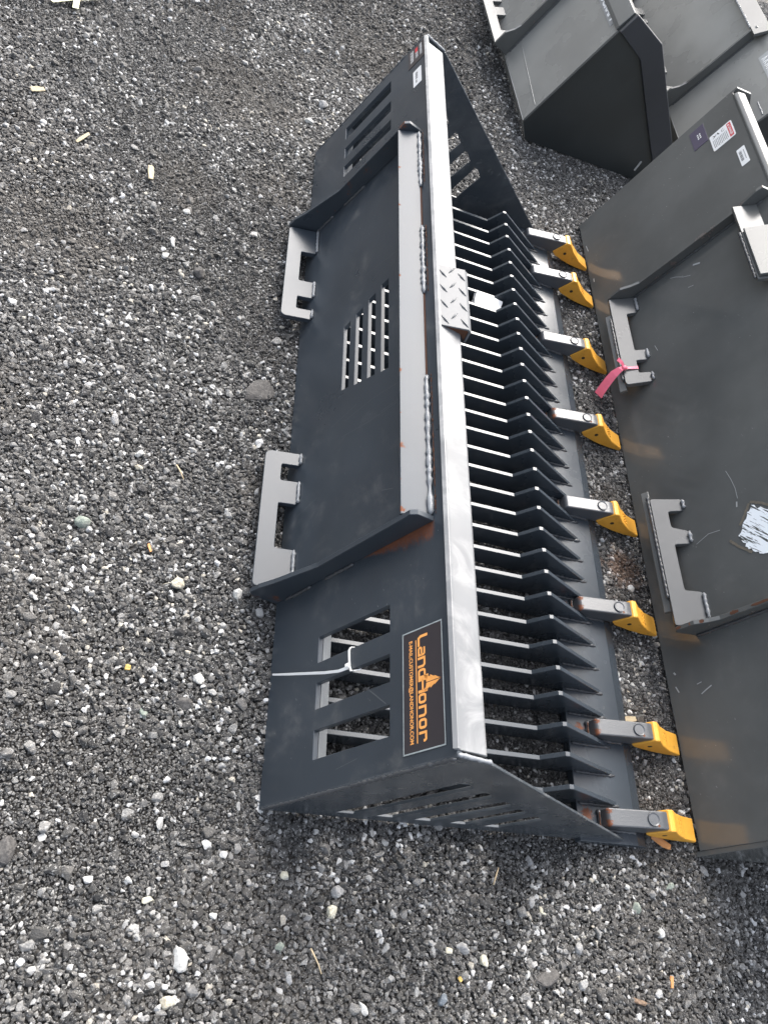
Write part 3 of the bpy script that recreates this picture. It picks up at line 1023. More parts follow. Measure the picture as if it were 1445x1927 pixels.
    S([(18, 132), (18, 40), (40, 15), (150, 15)], 0, 32)
    S([(15, 87), (100, 87), (113, 75), (113, 13), (30, 13), (15, 24), (15, 40), (28, 50), (113, 50)], 158, 26)
    S([(15, 0), (15, 87), (105, 87), (125, 70), (125, 0)], 300, 28)
    S([(110, 132), (110, 13), (30, 13), (15, 28), (15, 72), (30, 87), (110, 87)], 458, 28)
    S([(15, 0), (15, 120)], 588, 32); S([(165, 0), (165, 120)], 588, 32); S([(15, 58), (165, 58)], 588, 28)
    o_(782)
    S([(15, 0), (15, 87), (105, 87), (125, 70), (125, 0)], 935, 28)
    o_(1098)
    S([(15, 0), (15, 87), (100, 87), (113, 75), (113, 55)], 1255, 28)
    S([(45, -22), (1385, -22)], 0, 14)
    # conifer on the H
    cx = 660
    for (h0, h1, w0, w1) in ((95, 185, 110, 45), (170, 240, 88, 30), (228, 300, 60, 0)):
        for sg in (-1, 1):
            g = 5
            P = [(cx + sg * g, h0 + 18), (cx + sg * w0 * 0.55, h0 + 8), (cx + sg * w0 * 0.6, h0 - 6), (cx + sg * w0, h0 - 4), (cx + sg * (w1 + g), h1), (cx + sg * g, h1 + (14 if w1 == 0 else 4))]
            pw.poly([(a0 + x * k, b0 + y * kb * 0.93) for x, y in (P if sg > 0 else P[::-1])])
    pw.text('E-MAIL:CUSTOMER@LANDHONOR.COM', 0.0165, 0.0125, 0.156, 0.0098, 0.025)
    pw.build('decal_lettering', M['decal_orange'], dec)
    sc = Print(frame_mat(bp(0, 0.0003, 0), -Y, D), 0.0)
    for ln, w_ in SCRATCHES_GLINT:
        sc.stroke([(-y_, s_) for s_, y_ in ln], w_)
        sc.build('scratch_glint_mark', M['scratch'], R)
        sc = Print(frame_mat(bp(0, 0.0003, 0), -Y, D), 0.0)
    # far decals
    mf = frame_mat(bp(0.388, 0.0006, 1.823), -Y, D)
    d2 = plate('warning_decal', rc(0, 0.078, 0, 0.058), [], 0.0008, mf, M['decal_black'], R, 0.0001)
    pw = Print(mf, 0.0006)
    for row, (bb, hh, ws) in enumerate(((0.008, 0.010, (6, 9, 5, 8, 7, 9, 6)), (0.026, 0.008, (5, 7, 6, 5)), (0.041, 0.007, (5, 6, 5, 7, 5, 6, 5, 6)))):
        aa = 0.010 + (0.022 if row == 1 else 0)
        for w_ in ws:
            pw.stroke([(aa, bb), (aa, bb + hh), (aa + w_ * 0.00065, bb + hh), (aa + w_ * 0.00065, bb)], 0.0014)
            aa += w_ * 0.00065 + 0.0026
    pw.build('decal_lettering', M['decal_white'], d2)
    pw = Print(mf, 0.0006)
    pw.rect(0.010, 0.0255, 0.030, 0.0345)
    pw.build('decal_panel', M['decal_red'], d2)
    mf = frame_mat(bp(0.404, 0.0006, 1.714), -Y, D)
    d3 = plate('barcode_decal', rounded(rc(0, 0.069, 0, 0.028), 0.003), [], 0.0008, mf, M['decal_white'], R, 0.0001)
    pw = Print(mf, 0.0006)
    for i in range(9):
        pw.rect(0.012 + i * 0.0034, 0.008, 0.012 + i * 0.0034 + (0.0018 if i % 3 else 0.001), 0.016)
    for i in range(4):
        pw.rect(0.046 + i * 0.003, 0.009, 0.048 + i * 0.003, 0.013)
    pw.build('barcode', M['ink'], d3)
    return R
skeleton_bucket()

# ------------------------------------------------------------------ smooth buckets
class Bucket:
    """builder in a local frame: origin at the near end of the back's lower edge"""
    def __init__(self, name, label, P0, yaw, foot, D_top, L, pal, group='smooth grey buckets'):
        self.P0 = Vector(P0)
        self.ex = Vector((math.cos(yaw), math.sin(yaw), 0))
        self.ey = Vector((-math.sin(yaw), math.cos(yaw), 0))
        self.A = self.P0 + self.ex * foot[0] + Z * foot[1]
        Bt = self.ex * (D_top[0] - foot[0]) + Z * (D_top[1] - foot[1])
        self.H = Bt.length
        self.D = Bt.normalized()
        self.N = self.D.cross(self.ey)
        if self.N.dot(self.ex) > 0:
            self.N = -self.N
        self.L = L
        self.pal = pal
        self.R = empty(name, self.P0, label, 'bucket', group)
        self.inv = Matrix.Translation(-self.P0)
    def p(self, s, n, y):
        return self.A + self.D * s + self.N * n + self.ey * y - self.P0
    def q(self, x, z, y):
        return self.ex * x + Z * z + self.ey * y
    def back(self, th=0.009):
        return plate('back_plate', rc(0, self.L, 0, self.H), [], th, frame_mat(self.p(0, -th / 2, 0), self.ey, self.D), self.pal['body'], self.R)
    def sides(self, pts, th=0.010):
        for y in (-th / 2 - 0.0005, self.L + th / 2 + 0.0005):
            plate('side_plate', pts, [], th, frame_mat(self.q(0, 0, y), self.ex, Z), self.pal['side'], self.R)
    def floor(self, x0, x1, z=0.004):
        plate('floor_plate', rc(x0, x1, 0, self.L), [], 0.008, frame_mat(self.q(0, z, 0), self.ex, self.ey), self.pal['body'], self.R)
    def gusset(self, pts, y, th=0.010):
        return plate('gusset', pts, [], th, frame_mat(self.p(0, 0.0004, y), self.D, self.N), self.pal['gusset'], self.R)
    def latch(self, s0, s1, n1, pts, th=0.014):
        A = self.p(s0, 0.001, 0); B = self.p(s1, n1, 0)
        e = (B - A).normalized()
        nn = e.cross(self.ey)
        off = th / 2 if nn.z > 0 else -th / 2
        return plate('latch_plate', rounded(pts, 0.005, 2), [], th, frame_mat(A - nn * off, e, self.ey), self.pal['latch'], self.R, 0.001), A, e, (nn if nn.z > 0 else -nn)
    def bar(self, name, s0, n0, s1, n1, y0, y1, th=0.012, mat='rail'):
        A = self.p(s0, n0, 0); B = self.p(s1, n1, 0)
        e = (B - A).normalized()
        nn = e.cross(self.ey)
        if nn.z < 0: nn = -nn
        w = (B - A).length
        return plate(name, rc(-w / 2, w / 2, y0, y1), [], th, frame_mat((A + B) / 2 - nn * th / 2, e, self.ey), self.pal[mat], self.R, 0.0012)
    def decal_frame(self, s, y):
        return frame_mat(self.p(s, 0.0006, y), -self.ey, self.D)

pal2 = dict(body=M['grey'], side=M['grey'], gusset=M['grey_edge'], latch=M['grey_latch'], rail=M['grey_rail'])

def latch_pts(y_end, sgn, w=0.075, depth=0.037):
    """notched strip; y measured from the gusset end towards the middle"""
    ys = [0.0, 0.086, 0.192, 0.248, 0.289, 0.320]
    p = [(0, ys[0]), (0, ys[1]), (depth, ys[1]), (depth, ys[2]), (0, ys[2]), (0, ys[3]), (depth, ys[3]), (depth, ys[4]), (0, ys[4]), (0, ys[5]), (w, ys[5]), (w, ys[0])]
    p = [(a, y_end + sgn * b) for a, b in p]
    return p if sgn > 0 else p[::-1]

def bucket_two():
    b = Bucket('smooth_bucket', 'glossy grey smooth bucket facing the yellow teeth, pink ribbon on its latch', (0.933, -0.003, 0.0), 0.0,
               (0.0, 0.010), (0.131, 0.576), 1.967, pal2)
    b.back()
    b.sides([(0.0, 0.0), (0.006, 0.03), (0.136, 0.590), (0.185, 0.592), (0.63, 0.06), (0.66, 0.0)])
    b.floor(0.012, 0.64)
    # rounded rail along the top
    bm = prism_bm([(0.131, 0.560), (0.129, 0.579), (0.136, 0.588), (0.158, 0.591), (0.170, 0.584), (0.173, 0.566)], 0.012, 1.955, 0.003, 2)
    link('top_rail', bm_mesh('top_rail', bm), M['grey_rail'], b.R)
    gp = [(0.095, 0.0), (0.078, 0.046), (0.084, 0.055), (0.130, 0.054), (0.158, 0.038), (0.180, 0.030), (0.298, 0.028), (0.480, 0.026), (0.555, 0.036), (0.572, 0.034), (0.580, 0.0)]
    b.gusset(gp, 1.515)
    b.gusset(gp, 0.451)
    # latch plates: far one, near one (weld edge at s = .137)
    far = [(0, 1.508), (0, 1.446), (0.031, 1.443), (0.031, 1.300), (0, 1.300), (0, 1.262), (0.033, 1.262), (0.033, 1.216), (0, 1.216), (0, 1.182), (0.070, 1.176), (0.074, 1.185), (0.074, 1.508)]
    lf, LA, Le, Ln = b.latch(0.137, 0.086, 0.056, [(a, y - 0.0) for a, y in far][::-1])
    near = [(0, 0.459), (0, 0.540), (0.038, 0.546), (0.038, 0.668), (0, 0.668), (0, 0.704), (0.037, 0.716), (0.037, 0.761), (0, 0.761), (0, 0.795), (0.072, 0.800), (0.075, 0.795), (0.075, 0.459)]
    b.latch(0.137, 0.086, 0.056, near)
    for y0, y1 in ((1.165, 1.455), (0.50, 0.83)):
        b.bar('backing_bar', 0.080, 0.0465, 0.062, 0.0535, y0, y1, 0.010, 'gusset')
        weld('weld_bead', [b.p(0.0795, 0.054, y0 + 0.03), b.p(0.0795, 0.054, y1 - 0.02)], 0.004, b.R, M['weld_dark'])
    for y0, y1 in ((0.47, 0.535), (0.67, 0.70), (0.765, 0.79), (1.185, 1.212), (1.265, 1.297), (1.45, 1.50)):
        weld('weld_bead', [b.p(0.141, 0.004, y0), b.p(0.141, 0.004, y1)], 0.0045, b.R, M['weld'])
    weld('weld_bead', [b.p(0.10, 0.001, 0.443), b.p(0.50, 0.001, 0.443)], 0.0035, b.R, M['weld_dark'])
    weld('weld_bead', [b.p(0.10, 0.001, 1.507), b.p(0.55, 0.001, 1.507)], 0.0032, b.R, M['weld_dark'])
    rr = random.Random(12)
    for s0, s1, n0, n1 in ((0.085, 0.098, 0.0558, 0.0556), (0.118, 0.150, 0.0552, 0.0450), (0.205, 0.225, 0.0304, 0.0302), (0.255, 0.345, 0.0294, 0.0286)):
        bm = bmesh.new()
        k = 9
        vs = []
        for i in range(k + 1):
            f = i / k
            sm, nm = s0 + (s1 - s0) * f, n0 + (n1 - n0) * f
            w = 0.0048 * (0.4 + 0.6 * rr.random()) * (0.5 if i in (0, k) else 1)
            c = rr.uniform(-0.001, 0.001)
            vs.append([bm.verts.new(b.p(sm, nm + 0.0004, 0.451 + c - w)), bm.verts.new(b.p(sm, nm + 0.0004, 0.451 + c + w)),
                       bm.verts.new(b.p(sm, nm - 0.0004, 0.451 + c + w)), bm.verts.new(b.p(sm, nm - 0.0004, 0.451 + c - w))])
        for p_, q_ in zip(vs[:-1], vs[1:]):
            for j in range(4):
                bm.faces.new((p_[j], p_[(j + 1) % 4], q_[(j + 1) % 4], q_[j]))
        link('rust_flake', bm_mesh('rust_flake', bm), M['rust'], b.R)
    # hook at the top: thin tongue, thicker block on it
    b.bar('hook_bar', 0.535, 0.002, 0.492, 0.046, 1.235, 1.509, 0.011)
    b.bar('hook_block', 0.552, 0.0035, 0.502, 0.050, 1.240, 1.412, 0.008)
    weld('weld_bead', [b.p(0.487, 0.046, 1.24), b.p(0.487, 0.046, 1.41)], 0.004, b.R, M['weld_dark'])
    # stickers
    mf = b.decal_frame(0.430, 1.947)
    d = plate('brand_decal', rc(0, 0.080, 0, 0.047), [], 0.0012, mf, M['decal_purple'], b.R, 0.0001)
    pw = Print(mf, 0.0008)
    for j, bb in enumerate((0.020, 0.027)):
        for i in range(3):
            pw.rect(0.028 + i * 0.008, bb, 0.033 + i * 0.008, bb + 0.004)
    pw.build('decal_lettering', M['decal_white'], d)
    mf = b.decal_frame(0.480, 1.871)
    d = plate('danger_decal', rounded(rc(0, 0.068, 0, 0.070), 0.005), [], 0.0008, mf, M['decal_white'], b.R, 0.0001)
    pw = Print(mf, 0.0006)
    pw.rect(0.005, 0.054, 0.063, 0.066)
    pw.build('decal_panel', M['decal_red'], d)
    pw = Print(mf, 0.0009)
    pw.text('DANGER', 0.020, 0.0565, 0.038, 0.007, 0.02)
    pw.poly([(0.009, 0.0565), (0.017, 0.0565), (0.013, 0.0638)])
    pw.build('decal_lettering', M['decal_white'], d)
    pw = Print(mf, 0.0006)
    rr = random.Random(4)
    for i in range(10):
        aa = 0.026
        while aa < 0.058:
            w_ = rr.uniform(0.0015, 0.004)
            pw.rect(aa, 0.006 + i * 0.0046, min(aa + w_, 0.061), 0.0078 + i * 0.0046)
            aa += w_ + 0.0011
    pw.stroke([(0.008, 0.010), (0.013, 0.016), (0.018, 0.009), (0.014, 0.017), (0.010, 0.021)], 0.002)
    pw.stroke([(0.008, 0.026), (0.012, 0.025), (0.017, 0.029)], 0.0035)
    pw.stroke([(0.007, 0.044), (0.010, 0.038), (0.016, 0.037), (0.019, 0.042), (0.015, 0.046)], 0.0012)
    pw.build('decal_print', M['ink'], d)
    mf = b.decal_frame(0.534, 1.741)
    d = plate('barcode_decal', rounded(rc(0, 0.070, 0, 0.024), 0.003), [], 0.0008, mf, M['decal_white'], b.R, 0.0001)
    pw = Print(mf, 0.0006)
    for i in range(12):
        pw.rect(0.012 + i * 0.0034, 0.004, 0.012 + i * 0.0034 + (0.002 if i % 4 else 0.001), 0.012)
    for i in range(8):
        pw.rect(0.014 + i * 0.005, 0.017, 0.017 + i * 0.005, 0.019)
    pw.build('barcode', M['ink'], d)
    # torn paper label and its glue outline
    mf = frame_mat(b.p(0.0, 0.0005, 0.0), b.ey, b.D)
    mf2 = frame_mat(b.p(0.0, 0.0006, 0.0), -b.ey, b.D)
    rr = random.Random(9)
    base = [(0.694, 0.300), (0.668, 0.282), (0.642, 0.262), (0.634, 0.256), (0.622, 0.259), (0.600, 0.268), (0.580, 0.283), (0.566, 0.300), (0.560, 0.330), (0.545, 0.360), (0.600, 0.372), (0.650, 0.352), (0.672, 0.325)]
    pts = []
    for i in range(len(base)):
        p0 = Vector(base[i]); p1 = Vector(base[(i + 1) % len(base)])
        for k in range(5):
            q = p0.lerp(p1, k / 5)
            pts.append((-(q.x + rr.uniform(-0.003, 0.003)), q.y + rr.uniform(-0.003, 0.003)))
    lab = plate('torn_label', pts, [], 0.0008, mf2, M['torn'], b.R, 0.0)
    for path in ([(0.700, 0.298), (0.668, 0.274), (0.655, 0.262)], [(0.632, 0.233), (0.612, 0.245), (0.596, 0.262), (0.580, 0.276)], [(0.702, 0.300), (0.690, 0.322), (0.668, 0.345)]):
        pr = Print(mf2, 0.0003)
        P = []
        for i in range(len(path) - 1):
            for k in range(6):
                q = Vector(path[i]).lerp(Vector(path[i + 1]), k / 6)
                P.append((-(q.x + rr.uniform(-0.0012, 0.0012)), q.y + rr.uniform(-0.0012, 0.0012)))
        pr.stroke(P, 0.006)
        pr.build('glue_residue', M['residue'], b.R)
    # scrape marks worn into the paint
    def mark(pts_, w):
        pr = Print(mf2, 0.0003)
        pr.stroke([(-y, s) for s, y in pts_], w)
        pr.build('scrape_mark', M['decal_grey'], b.R)
    mark([(0.265, 0.808), (0.272, 0.780), (0.276, 0.752), (0.275, 0.725)], 0.0012)
    mark([(0.271, 0.718), (0.268, 0.705)], 0.0035)
    mark([(0.150, 0.660), (0.185, 0.672), (0.215, 0.668)], 0.0012)
    mark([(0.080, 0.312), (0.093, 0.318), (0.108, 0.324)], 0.0026)
    mark([(0.074, 0.336), (0.086, 0.338)], 0.0018)
    mark([(0.020, 0.345), (0.026, 0.330)], 0.003)
    mark([(0.022, 0.378), (0.026, 0.372)], 0.004)
    mark([(0.165, 1.292), (0.170, 1.270)], 0.0016)
    mark([(0.300, 1.405), (0.316, 1.400)], 0.0016)
    mark([(0.258, 1.480), (0.275, 1.470), (0.295, 1.452), (0.315, 1.440)], 0.0014)
    mark([(0.330, 1.468), (0.350, 1.458)], 0.005)
    mark([(0.012, 1.860), (0.016, 1.830)], 0.003)
    mark([(0.016, 1.700), (0.016, 1.685)], 0.004)
    return b, LA, Le, Ln
b2, LA, Le, Ln = bucket_two()

pal3 = dict(body=paint('grey_paint_far_skylit', (0.20, 0.20, 0.188), 0.28, 0.02, grain=0.05), side=M['dark_side'], gusset=M['grey_edge'], latch=M['grey_rail'], rail=M['grey_rail'])  # paler body grey: horizon sky reflection on the back plates painted in
GP3 = [(0.0, 0.0), (0.002, 0.058), (0.010, 0.066), (0.056, 0.064), (0.085, 0.045), (0.110, 0.037), (0.225, 0.034), (0.385, 0.036), (0.412, 0.030), (0.420, 0.0)]
def bucket_three():
    b = Bucket('smooth_bucket', 'dark smooth bucket with a raised band along its black side and a name strip', (0.771, 2.386, 0.0), math.radians(5.8),
               (-0.048, 0.062), (0.077, 0.438), 1.70, pal3)
    b.back()
    b.sides([(-0.048, 0.060), (-0.004, 0.0), (0.690, 0.0), (0.700, 0.02), (0.529, 0.166), (0.233, 0.455), (0.099, 0.500), (0.078, 0.440)])
    # bottom chamfer and floor
    bm = bmesh.new()
    plate('heel_plate', rc(0, b.L, 0, 0.073), [], 0.008, frame_mat(b.q(-0.001, 0.003, 0), b.ey, (b.q(-0.046, 0.060, 0) - b.q(-0.001, 0.003, 0))), pal3['body'], b.R)
    b.floor(0.005, 0.68)
    # raised band along the front edge of each side
    band = [(0.0765, 0.441), (0.098, 0.504), (0.104, 0.503), (0.234, 0.458), (0.242, 0.450), (0.532, 0.168), (0.703, 0.004), (0.60, 0.002), (0.480, 0.112), (0.352, 0.237), (0.205, 0.384), (0.196, 0.392)]
    for y in (-0.0165, b.L + 0.0165):
        plate('side_band', band, [], 0.012, frame_mat(b.q(0, 0, y), b.ex, Z), M['band'], b.R, 0.0016)
    pr = prism_bm([(0.070, 0.434), (0.0725, 0.447), (0.094, 0.500), (0.102, 0.498), (0.088, 0.436)], 0.0, b.L, 0.001)
    me = bm_mesh('top_rail', pr)
    me.transform(frame_mat((0, 0, 0), b.ex, b.ey))
    link('top_rail', me, M['grey_rail'], b.R)
    for y in (0.395, 1.31):
        b.gusset(GP3, y)
    weld('weld_bead', [b.p(0.02, 0.001, 0.387), b.p(0.40, 0.001, 0.387)], 0.0038, b.R, M['weld_dark'])
    b.latch(0.048, 0.004, 0.062, latch_pts(0.402, 1))
    b.latch(0.048, 0.004, 0.062, latch_pts(1.303, -1))
    b.bar('hook_bar', 0.405, 0.002, 0.385, 0.040, 0.402, 1.303)
    # lower seam pressed in the plate
    weld('crease', [b.p(0.055, -0.0006, 0.012), b.p(0.073, -0.0006, 0.37)], 0.0022, b.R, pal3['body'], 0.1)
    mf = b.decal_frame(0.3755, 0.330)
    d = plate('name_decal', rc(0, 0.285, 0, 0.036), [], 0.0008, mf, M['decal_mid'], b.R, 0.0001)
    pw = Print(mf, 0.0007)
    pw.text('DCRAFT', 0.120, 0.005, 0.152, 0.026, 0.05)
    pw.build('decal_lettering', M['decal_white'], d)
    plate('side_mark', rounded(rc(-0.004, 0.004, -0.021, 0.021), 0.004), [], 0.0015, frame_mat(b.q(0.464, 0.055, -0.0118), b.ex, Z), M['decal_grey'], b.R, 0.0002)
bucket_three()

def bucket_four():
    yaw = math.radians(2.3)
    ey = Vector((-math.sin(yaw), math.cos(yaw), 0))
    ex = Vector((math.cos(yaw), math.sin(yaw), 0))
    A = Vector((1.5035, 2.8755, 0.06)) - ey * 0.325
    P0 = A + ex * 0.048 - Z * 0.06
    b = Bucket('smooth_bucket', 'grey smooth bucket at the back right, behind the black sided one with a band', P0, yaw,
               (-0.048, 0.060), (0.088, 0.470), 1.75, pal3)
    b.back()
    b.sides([(-0.048, 0.060), (-0.004, 0.0), (0.690, 0.0), (0.700, 0.02), (0.529, 0.166), (0.233, 0.455), (0.104, 0.474), (0.088, 0.470)])
    plate('heel_plate', rc(0, b.L, 0, 0.073), [], 0.008, frame_mat(b.q(-0.001, 0.003, 0), b.ey, (b.q(-0.046, 0.060, 0) - b.q(-0.001, 0.003, 0))), pal3['body'], b.R)
    b.floor(0.005, 0.68)
    for y in (0.427, 1.36):
        b.gusset(GP3, y)
    weld('weld_bead', [b.p(0.02, 0.001, 0.419), b.p(0.38, 0.001, 0.419)], 0.0034, b.R, M['weld_dark'])
    b.latch(0.048, 0.004, 0.062, latch_pts(0.434, 1))
    b.latch(0.048, 0.004, 0.062, latch_pts(1.353, -1))
    b.bar('hook_bar', 0.447, 0.004, 0.392, 0.040, 0.385, 1.41, 0.012)
    weld('weld_bead', [b.p(0.390, 0.036, 0.44), b.p(0.390, 0.036, 1.35)], 0.0045, b.R, M['weld'])
    weld('edge_weld', [b.p(0.300, 0.0, 0.01), b.p(0.302, 0.0, 0.09)], 0.003, b.R, M['weld'])
    mf = b.decal_frame(0.365, 0.30)
    d = plate('name_decal', rc(0, 0.20, 0, 0.04), [], 0.0008, mf, M['decal_grey'], b.R, 0.0001)
    pw = Print(mf, 0.0007)
    rr = random.Random(3)
    aa = 0.02
    while aa < 0.18:
        w_ = rr.uniform(0.012, 0.02)
        pw.stroke([(aa, 0.008), (aa + w_ * 0.3, 0.032), (aa + w_ * 0.8, 0.010)], 0.005)
        aa += w_ + 0.006
    pw.build('decal_lettering', M['decal_white'], d)
bucket_four()

# ------------------------------------------------------------------ small things
def cable_tie():
    R = empty('cable_tie', tuple(bp(0.215, 0.004, 0.20)), 'white nylon cable tie looped round the far bar of the near windows', 'cable tie')
    off = Vector(R.location)
    bm = bmesh.new()
    # loop round the bar between windows (y .184-.221)
    loop = [bp(0.232, 0.0020, 0.180), bp(0.228, 0.0022, 0.190), bp(0.227, 0.0025, 0.205), bp(0.226, 0.0025, 0.218), bp(0.227, 0.0, 0.2232), bp(0.230, -0.006, 0.2236), bp(0.236, -0.0125, 0.219), bp(0.243, -0.0125, 0.190), bp(0.243, -0.006, 0.1815), bp(0.236, 0.001, 0.1800)]
    ribbon_bm(bm, [p - off for p in loop], [D] * len(loop), 0.0042, 0.0013)
    link('tie_loop', bm_mesh('tie_loop', bm), M['nylon'], R)
    bm = bmesh.new()
    tail = [bp(0.226, 0.004, 0.187), bp(0.205, 0.006, 0.1865), bp(0.170, 0.007, 0.193), bp(0.120, 0.008, 0.205), bp(0.070, 0.009, 0.217), bp(0.022, 0.010, 0.229)]
    ribbon_bm(bm, [p - off for p in tail], [(Y + N * 0.5)] * len(tail), [0.005, 0.0048, 0.0046, 0.0044, 0.0042, 0.003], 0.0014)
    link('tie_tail', bm_mesh('tie_tail', bm), M['nylon'], R)
    bm = bmesh.new()
    bmesh.ops.create_cube(bm, size=1.0)
    bmesh.ops.scale(bm, vec=(0.0085, 0.0075, 0.006), verts=bm.verts)
    bmesh.ops.bevel(bm, geom=list(bm.edges), offset=0.0012, segments=2, affect='EDGES')
    me = bm_mesh('tie_head', bm)
    me.transform(Matrix.Translation(bp(0.2255, 0.0045, 0.1905) - off) @ frame_mat((0, 0, 0), D, Y))
    link('tie_head', me, M['nylon'], R)
cable_tie()

def foam_scrap():
    bm = bmesh.new()
    bmesh.ops.create_cube(bm, size=1.0)
    bmesh.ops.subdivide_edges(bm, edges=list(bm.edges), cuts=5, use_grid_fill=True)
    rr = random.Random(5)
    for v in bm.verts:
        top = v.co.z > 0.45
        v.co = Vector((v.co.x * 0.082, v.co.y * 0.020, v.co.z * 0.050))
        v.co += Vector((rr.uniform(-1, 1) * 0.0012, rr.uniform(-1, 1) * 0.0010, rr.uniform(-1, 1) * (0.0022 if top else 0.0008)))
    o = link('foam_scrap', bm_mesh('foam_scrap', bm), M['tag_white'])
    o.location = (0.510, 1.374, 0.046)
    o.rotation_euler = (math.radians(-64), math.radians(3), math.radians(-2))
    tag(o, 'torn white foam scrap wedged between two tines below the tread plate step', 'foam scrap')
foam_scrap()

def pink_ribbon():
    off = b2.P0
    base = b2.P0 + LA + Le * 0.06 + Y * 1.232 - Y * 0
    R = empty('ribbon', tuple(base), 'bright pink marking ribbon knotted round the latch plate of the glossy bucket', 'ribbon')
    o = Vector(base)
    def lp(w, y, h):
        return b2.P0 + LA + Le * w + Y * y + Ln * h - o
    bm = bmesh.new()
    ribbon_bm(bm, [lp(0.032, 1.233, -0.004), lp(0.033, 1.233, 0.0022), lp(0.050, 1.232, 0.0030), lp(0.066, 1.231, 0.0050), lp(0.0765, 1.231, 0.0030), lp(0.0775, 1.231, -0.006)],
              [Y] * 6, [0.010, 0.010, 0.009, 0.007, 0.009, 0.010], 0.001)
    link('ribbon_loop', bm_mesh('ribbon_loop', bm), M['pink'], R)
    bm = bmesh.new()
    bmesh.ops.create_icosphere(bm, subdivisions=2, radius=0.0075)
    for v in bm.verts:
        v.co = Vector((v.co.x * 1.2, v.co.y * 1.0, v.co.z * 0.8)) + lp(0.071, 1.229, 0.009)
        v.co += Vector((random.uniform(-1, 1), random.uniform(-1, 1), random.uniform(-1, 1))) * 0.0012
    link('ribbon_knot', bm_mesh('ribbon_knot', bm), M['pink'], R, True)
    bm = bmesh.new()
    p0 = lp(0.071, 1.228, 0.009)
    tail = [p0, p0 + Vector((-0.012, -0.004, -0.004)), p0 + Vector((-0.022, -0.012, -0.022)), p0 + Vector((-0.027, -0.022, -0.045)), p0 + Vector((-0.030, -0.032, -0.068)), p0 + Vector((-0.031, -0.040, -0.088))]
    ribbon_bm(bm, tail, [Vector((0.775, -0.63, 0.0)), Vector((0.775, -0.6, 0.1)), Vector((0.75, -0.66, 0.0)), Vector((0.8, -0.6, 0.0)), Vector((0.76, -0.65, 0.0)), Vector((0.78, -0.62, 0))], [0.010, 0.016, 0.022, 0.024, 0.025, 0.026], 0.0004)
    link('ribbon_tail', bm_mesh('ribbon_tail', bm), M['pink'], R)
    bm = bmesh.new()
    ribbon_bm(bm, [p0, p0 + Vector((-0.012, 0.010, 0.006)), p0 + Vector((-0.022, 0.022, 0.004))], [Vector((0.3, 0.6, 0.6))] * 3, [0.006, 0.009, 0.010], 0.0008)
    link('ribbon_tail', bm_mesh('ribbon_tail', bm), M['pink'], R)
pink_ribbon()

def stone(kind, x, y, a, b_, label, seed, h=0.62, sink=0.42):
    r = random.Random(seed)
    bm = bmesh.new()
    for _ in range(r.randint(16, 26)):
        d = Vector((r.gauss(0, 1), r.gauss(0, 1), r.gauss(0, 1))).normalized() * r.uniform(0.86, 1.06)
        bm.verts.new(d)
    hh = bmesh.ops.convex_hull(bm, input=bm.verts)
    bmesh.ops.delete(bm, geom=[g for g in hh['geom_interior'] if isinstance(g, bmesh.types.BMVert)], context='VERTS')
    bmesh.ops.bevel(bm, geom=list(bm.edges), offset=0.10, segments=2, profile=0.5, affect='EDGES')
    bmesh.ops.triangulate(bm, faces=bm.faces)
    bmesh.ops.subdivide_edges(bm, edges=list(bm.edges), cuts=1, use_grid_fill=True)
    for v in bm.verts:
        v.co *= 1 + r.uniform(-0.022, 0.022)
    hz = min(a, b_) / 2 * h * 1.25
    me = bm_mesh('stone', bm)
    me.transform(Matrix.Rotation(seed * 1.7, 4, 'Z') @ Matrix.Diagonal((a / 2 * 1.02, b_ / 2 * 1.02, hz, 1)))
    o = link('stone', me, SM[kind])
    o.location = (x, y, -0.004 + hz * (1 - 2 * sink) * 0.6)
    tag(o, label, 'stone')

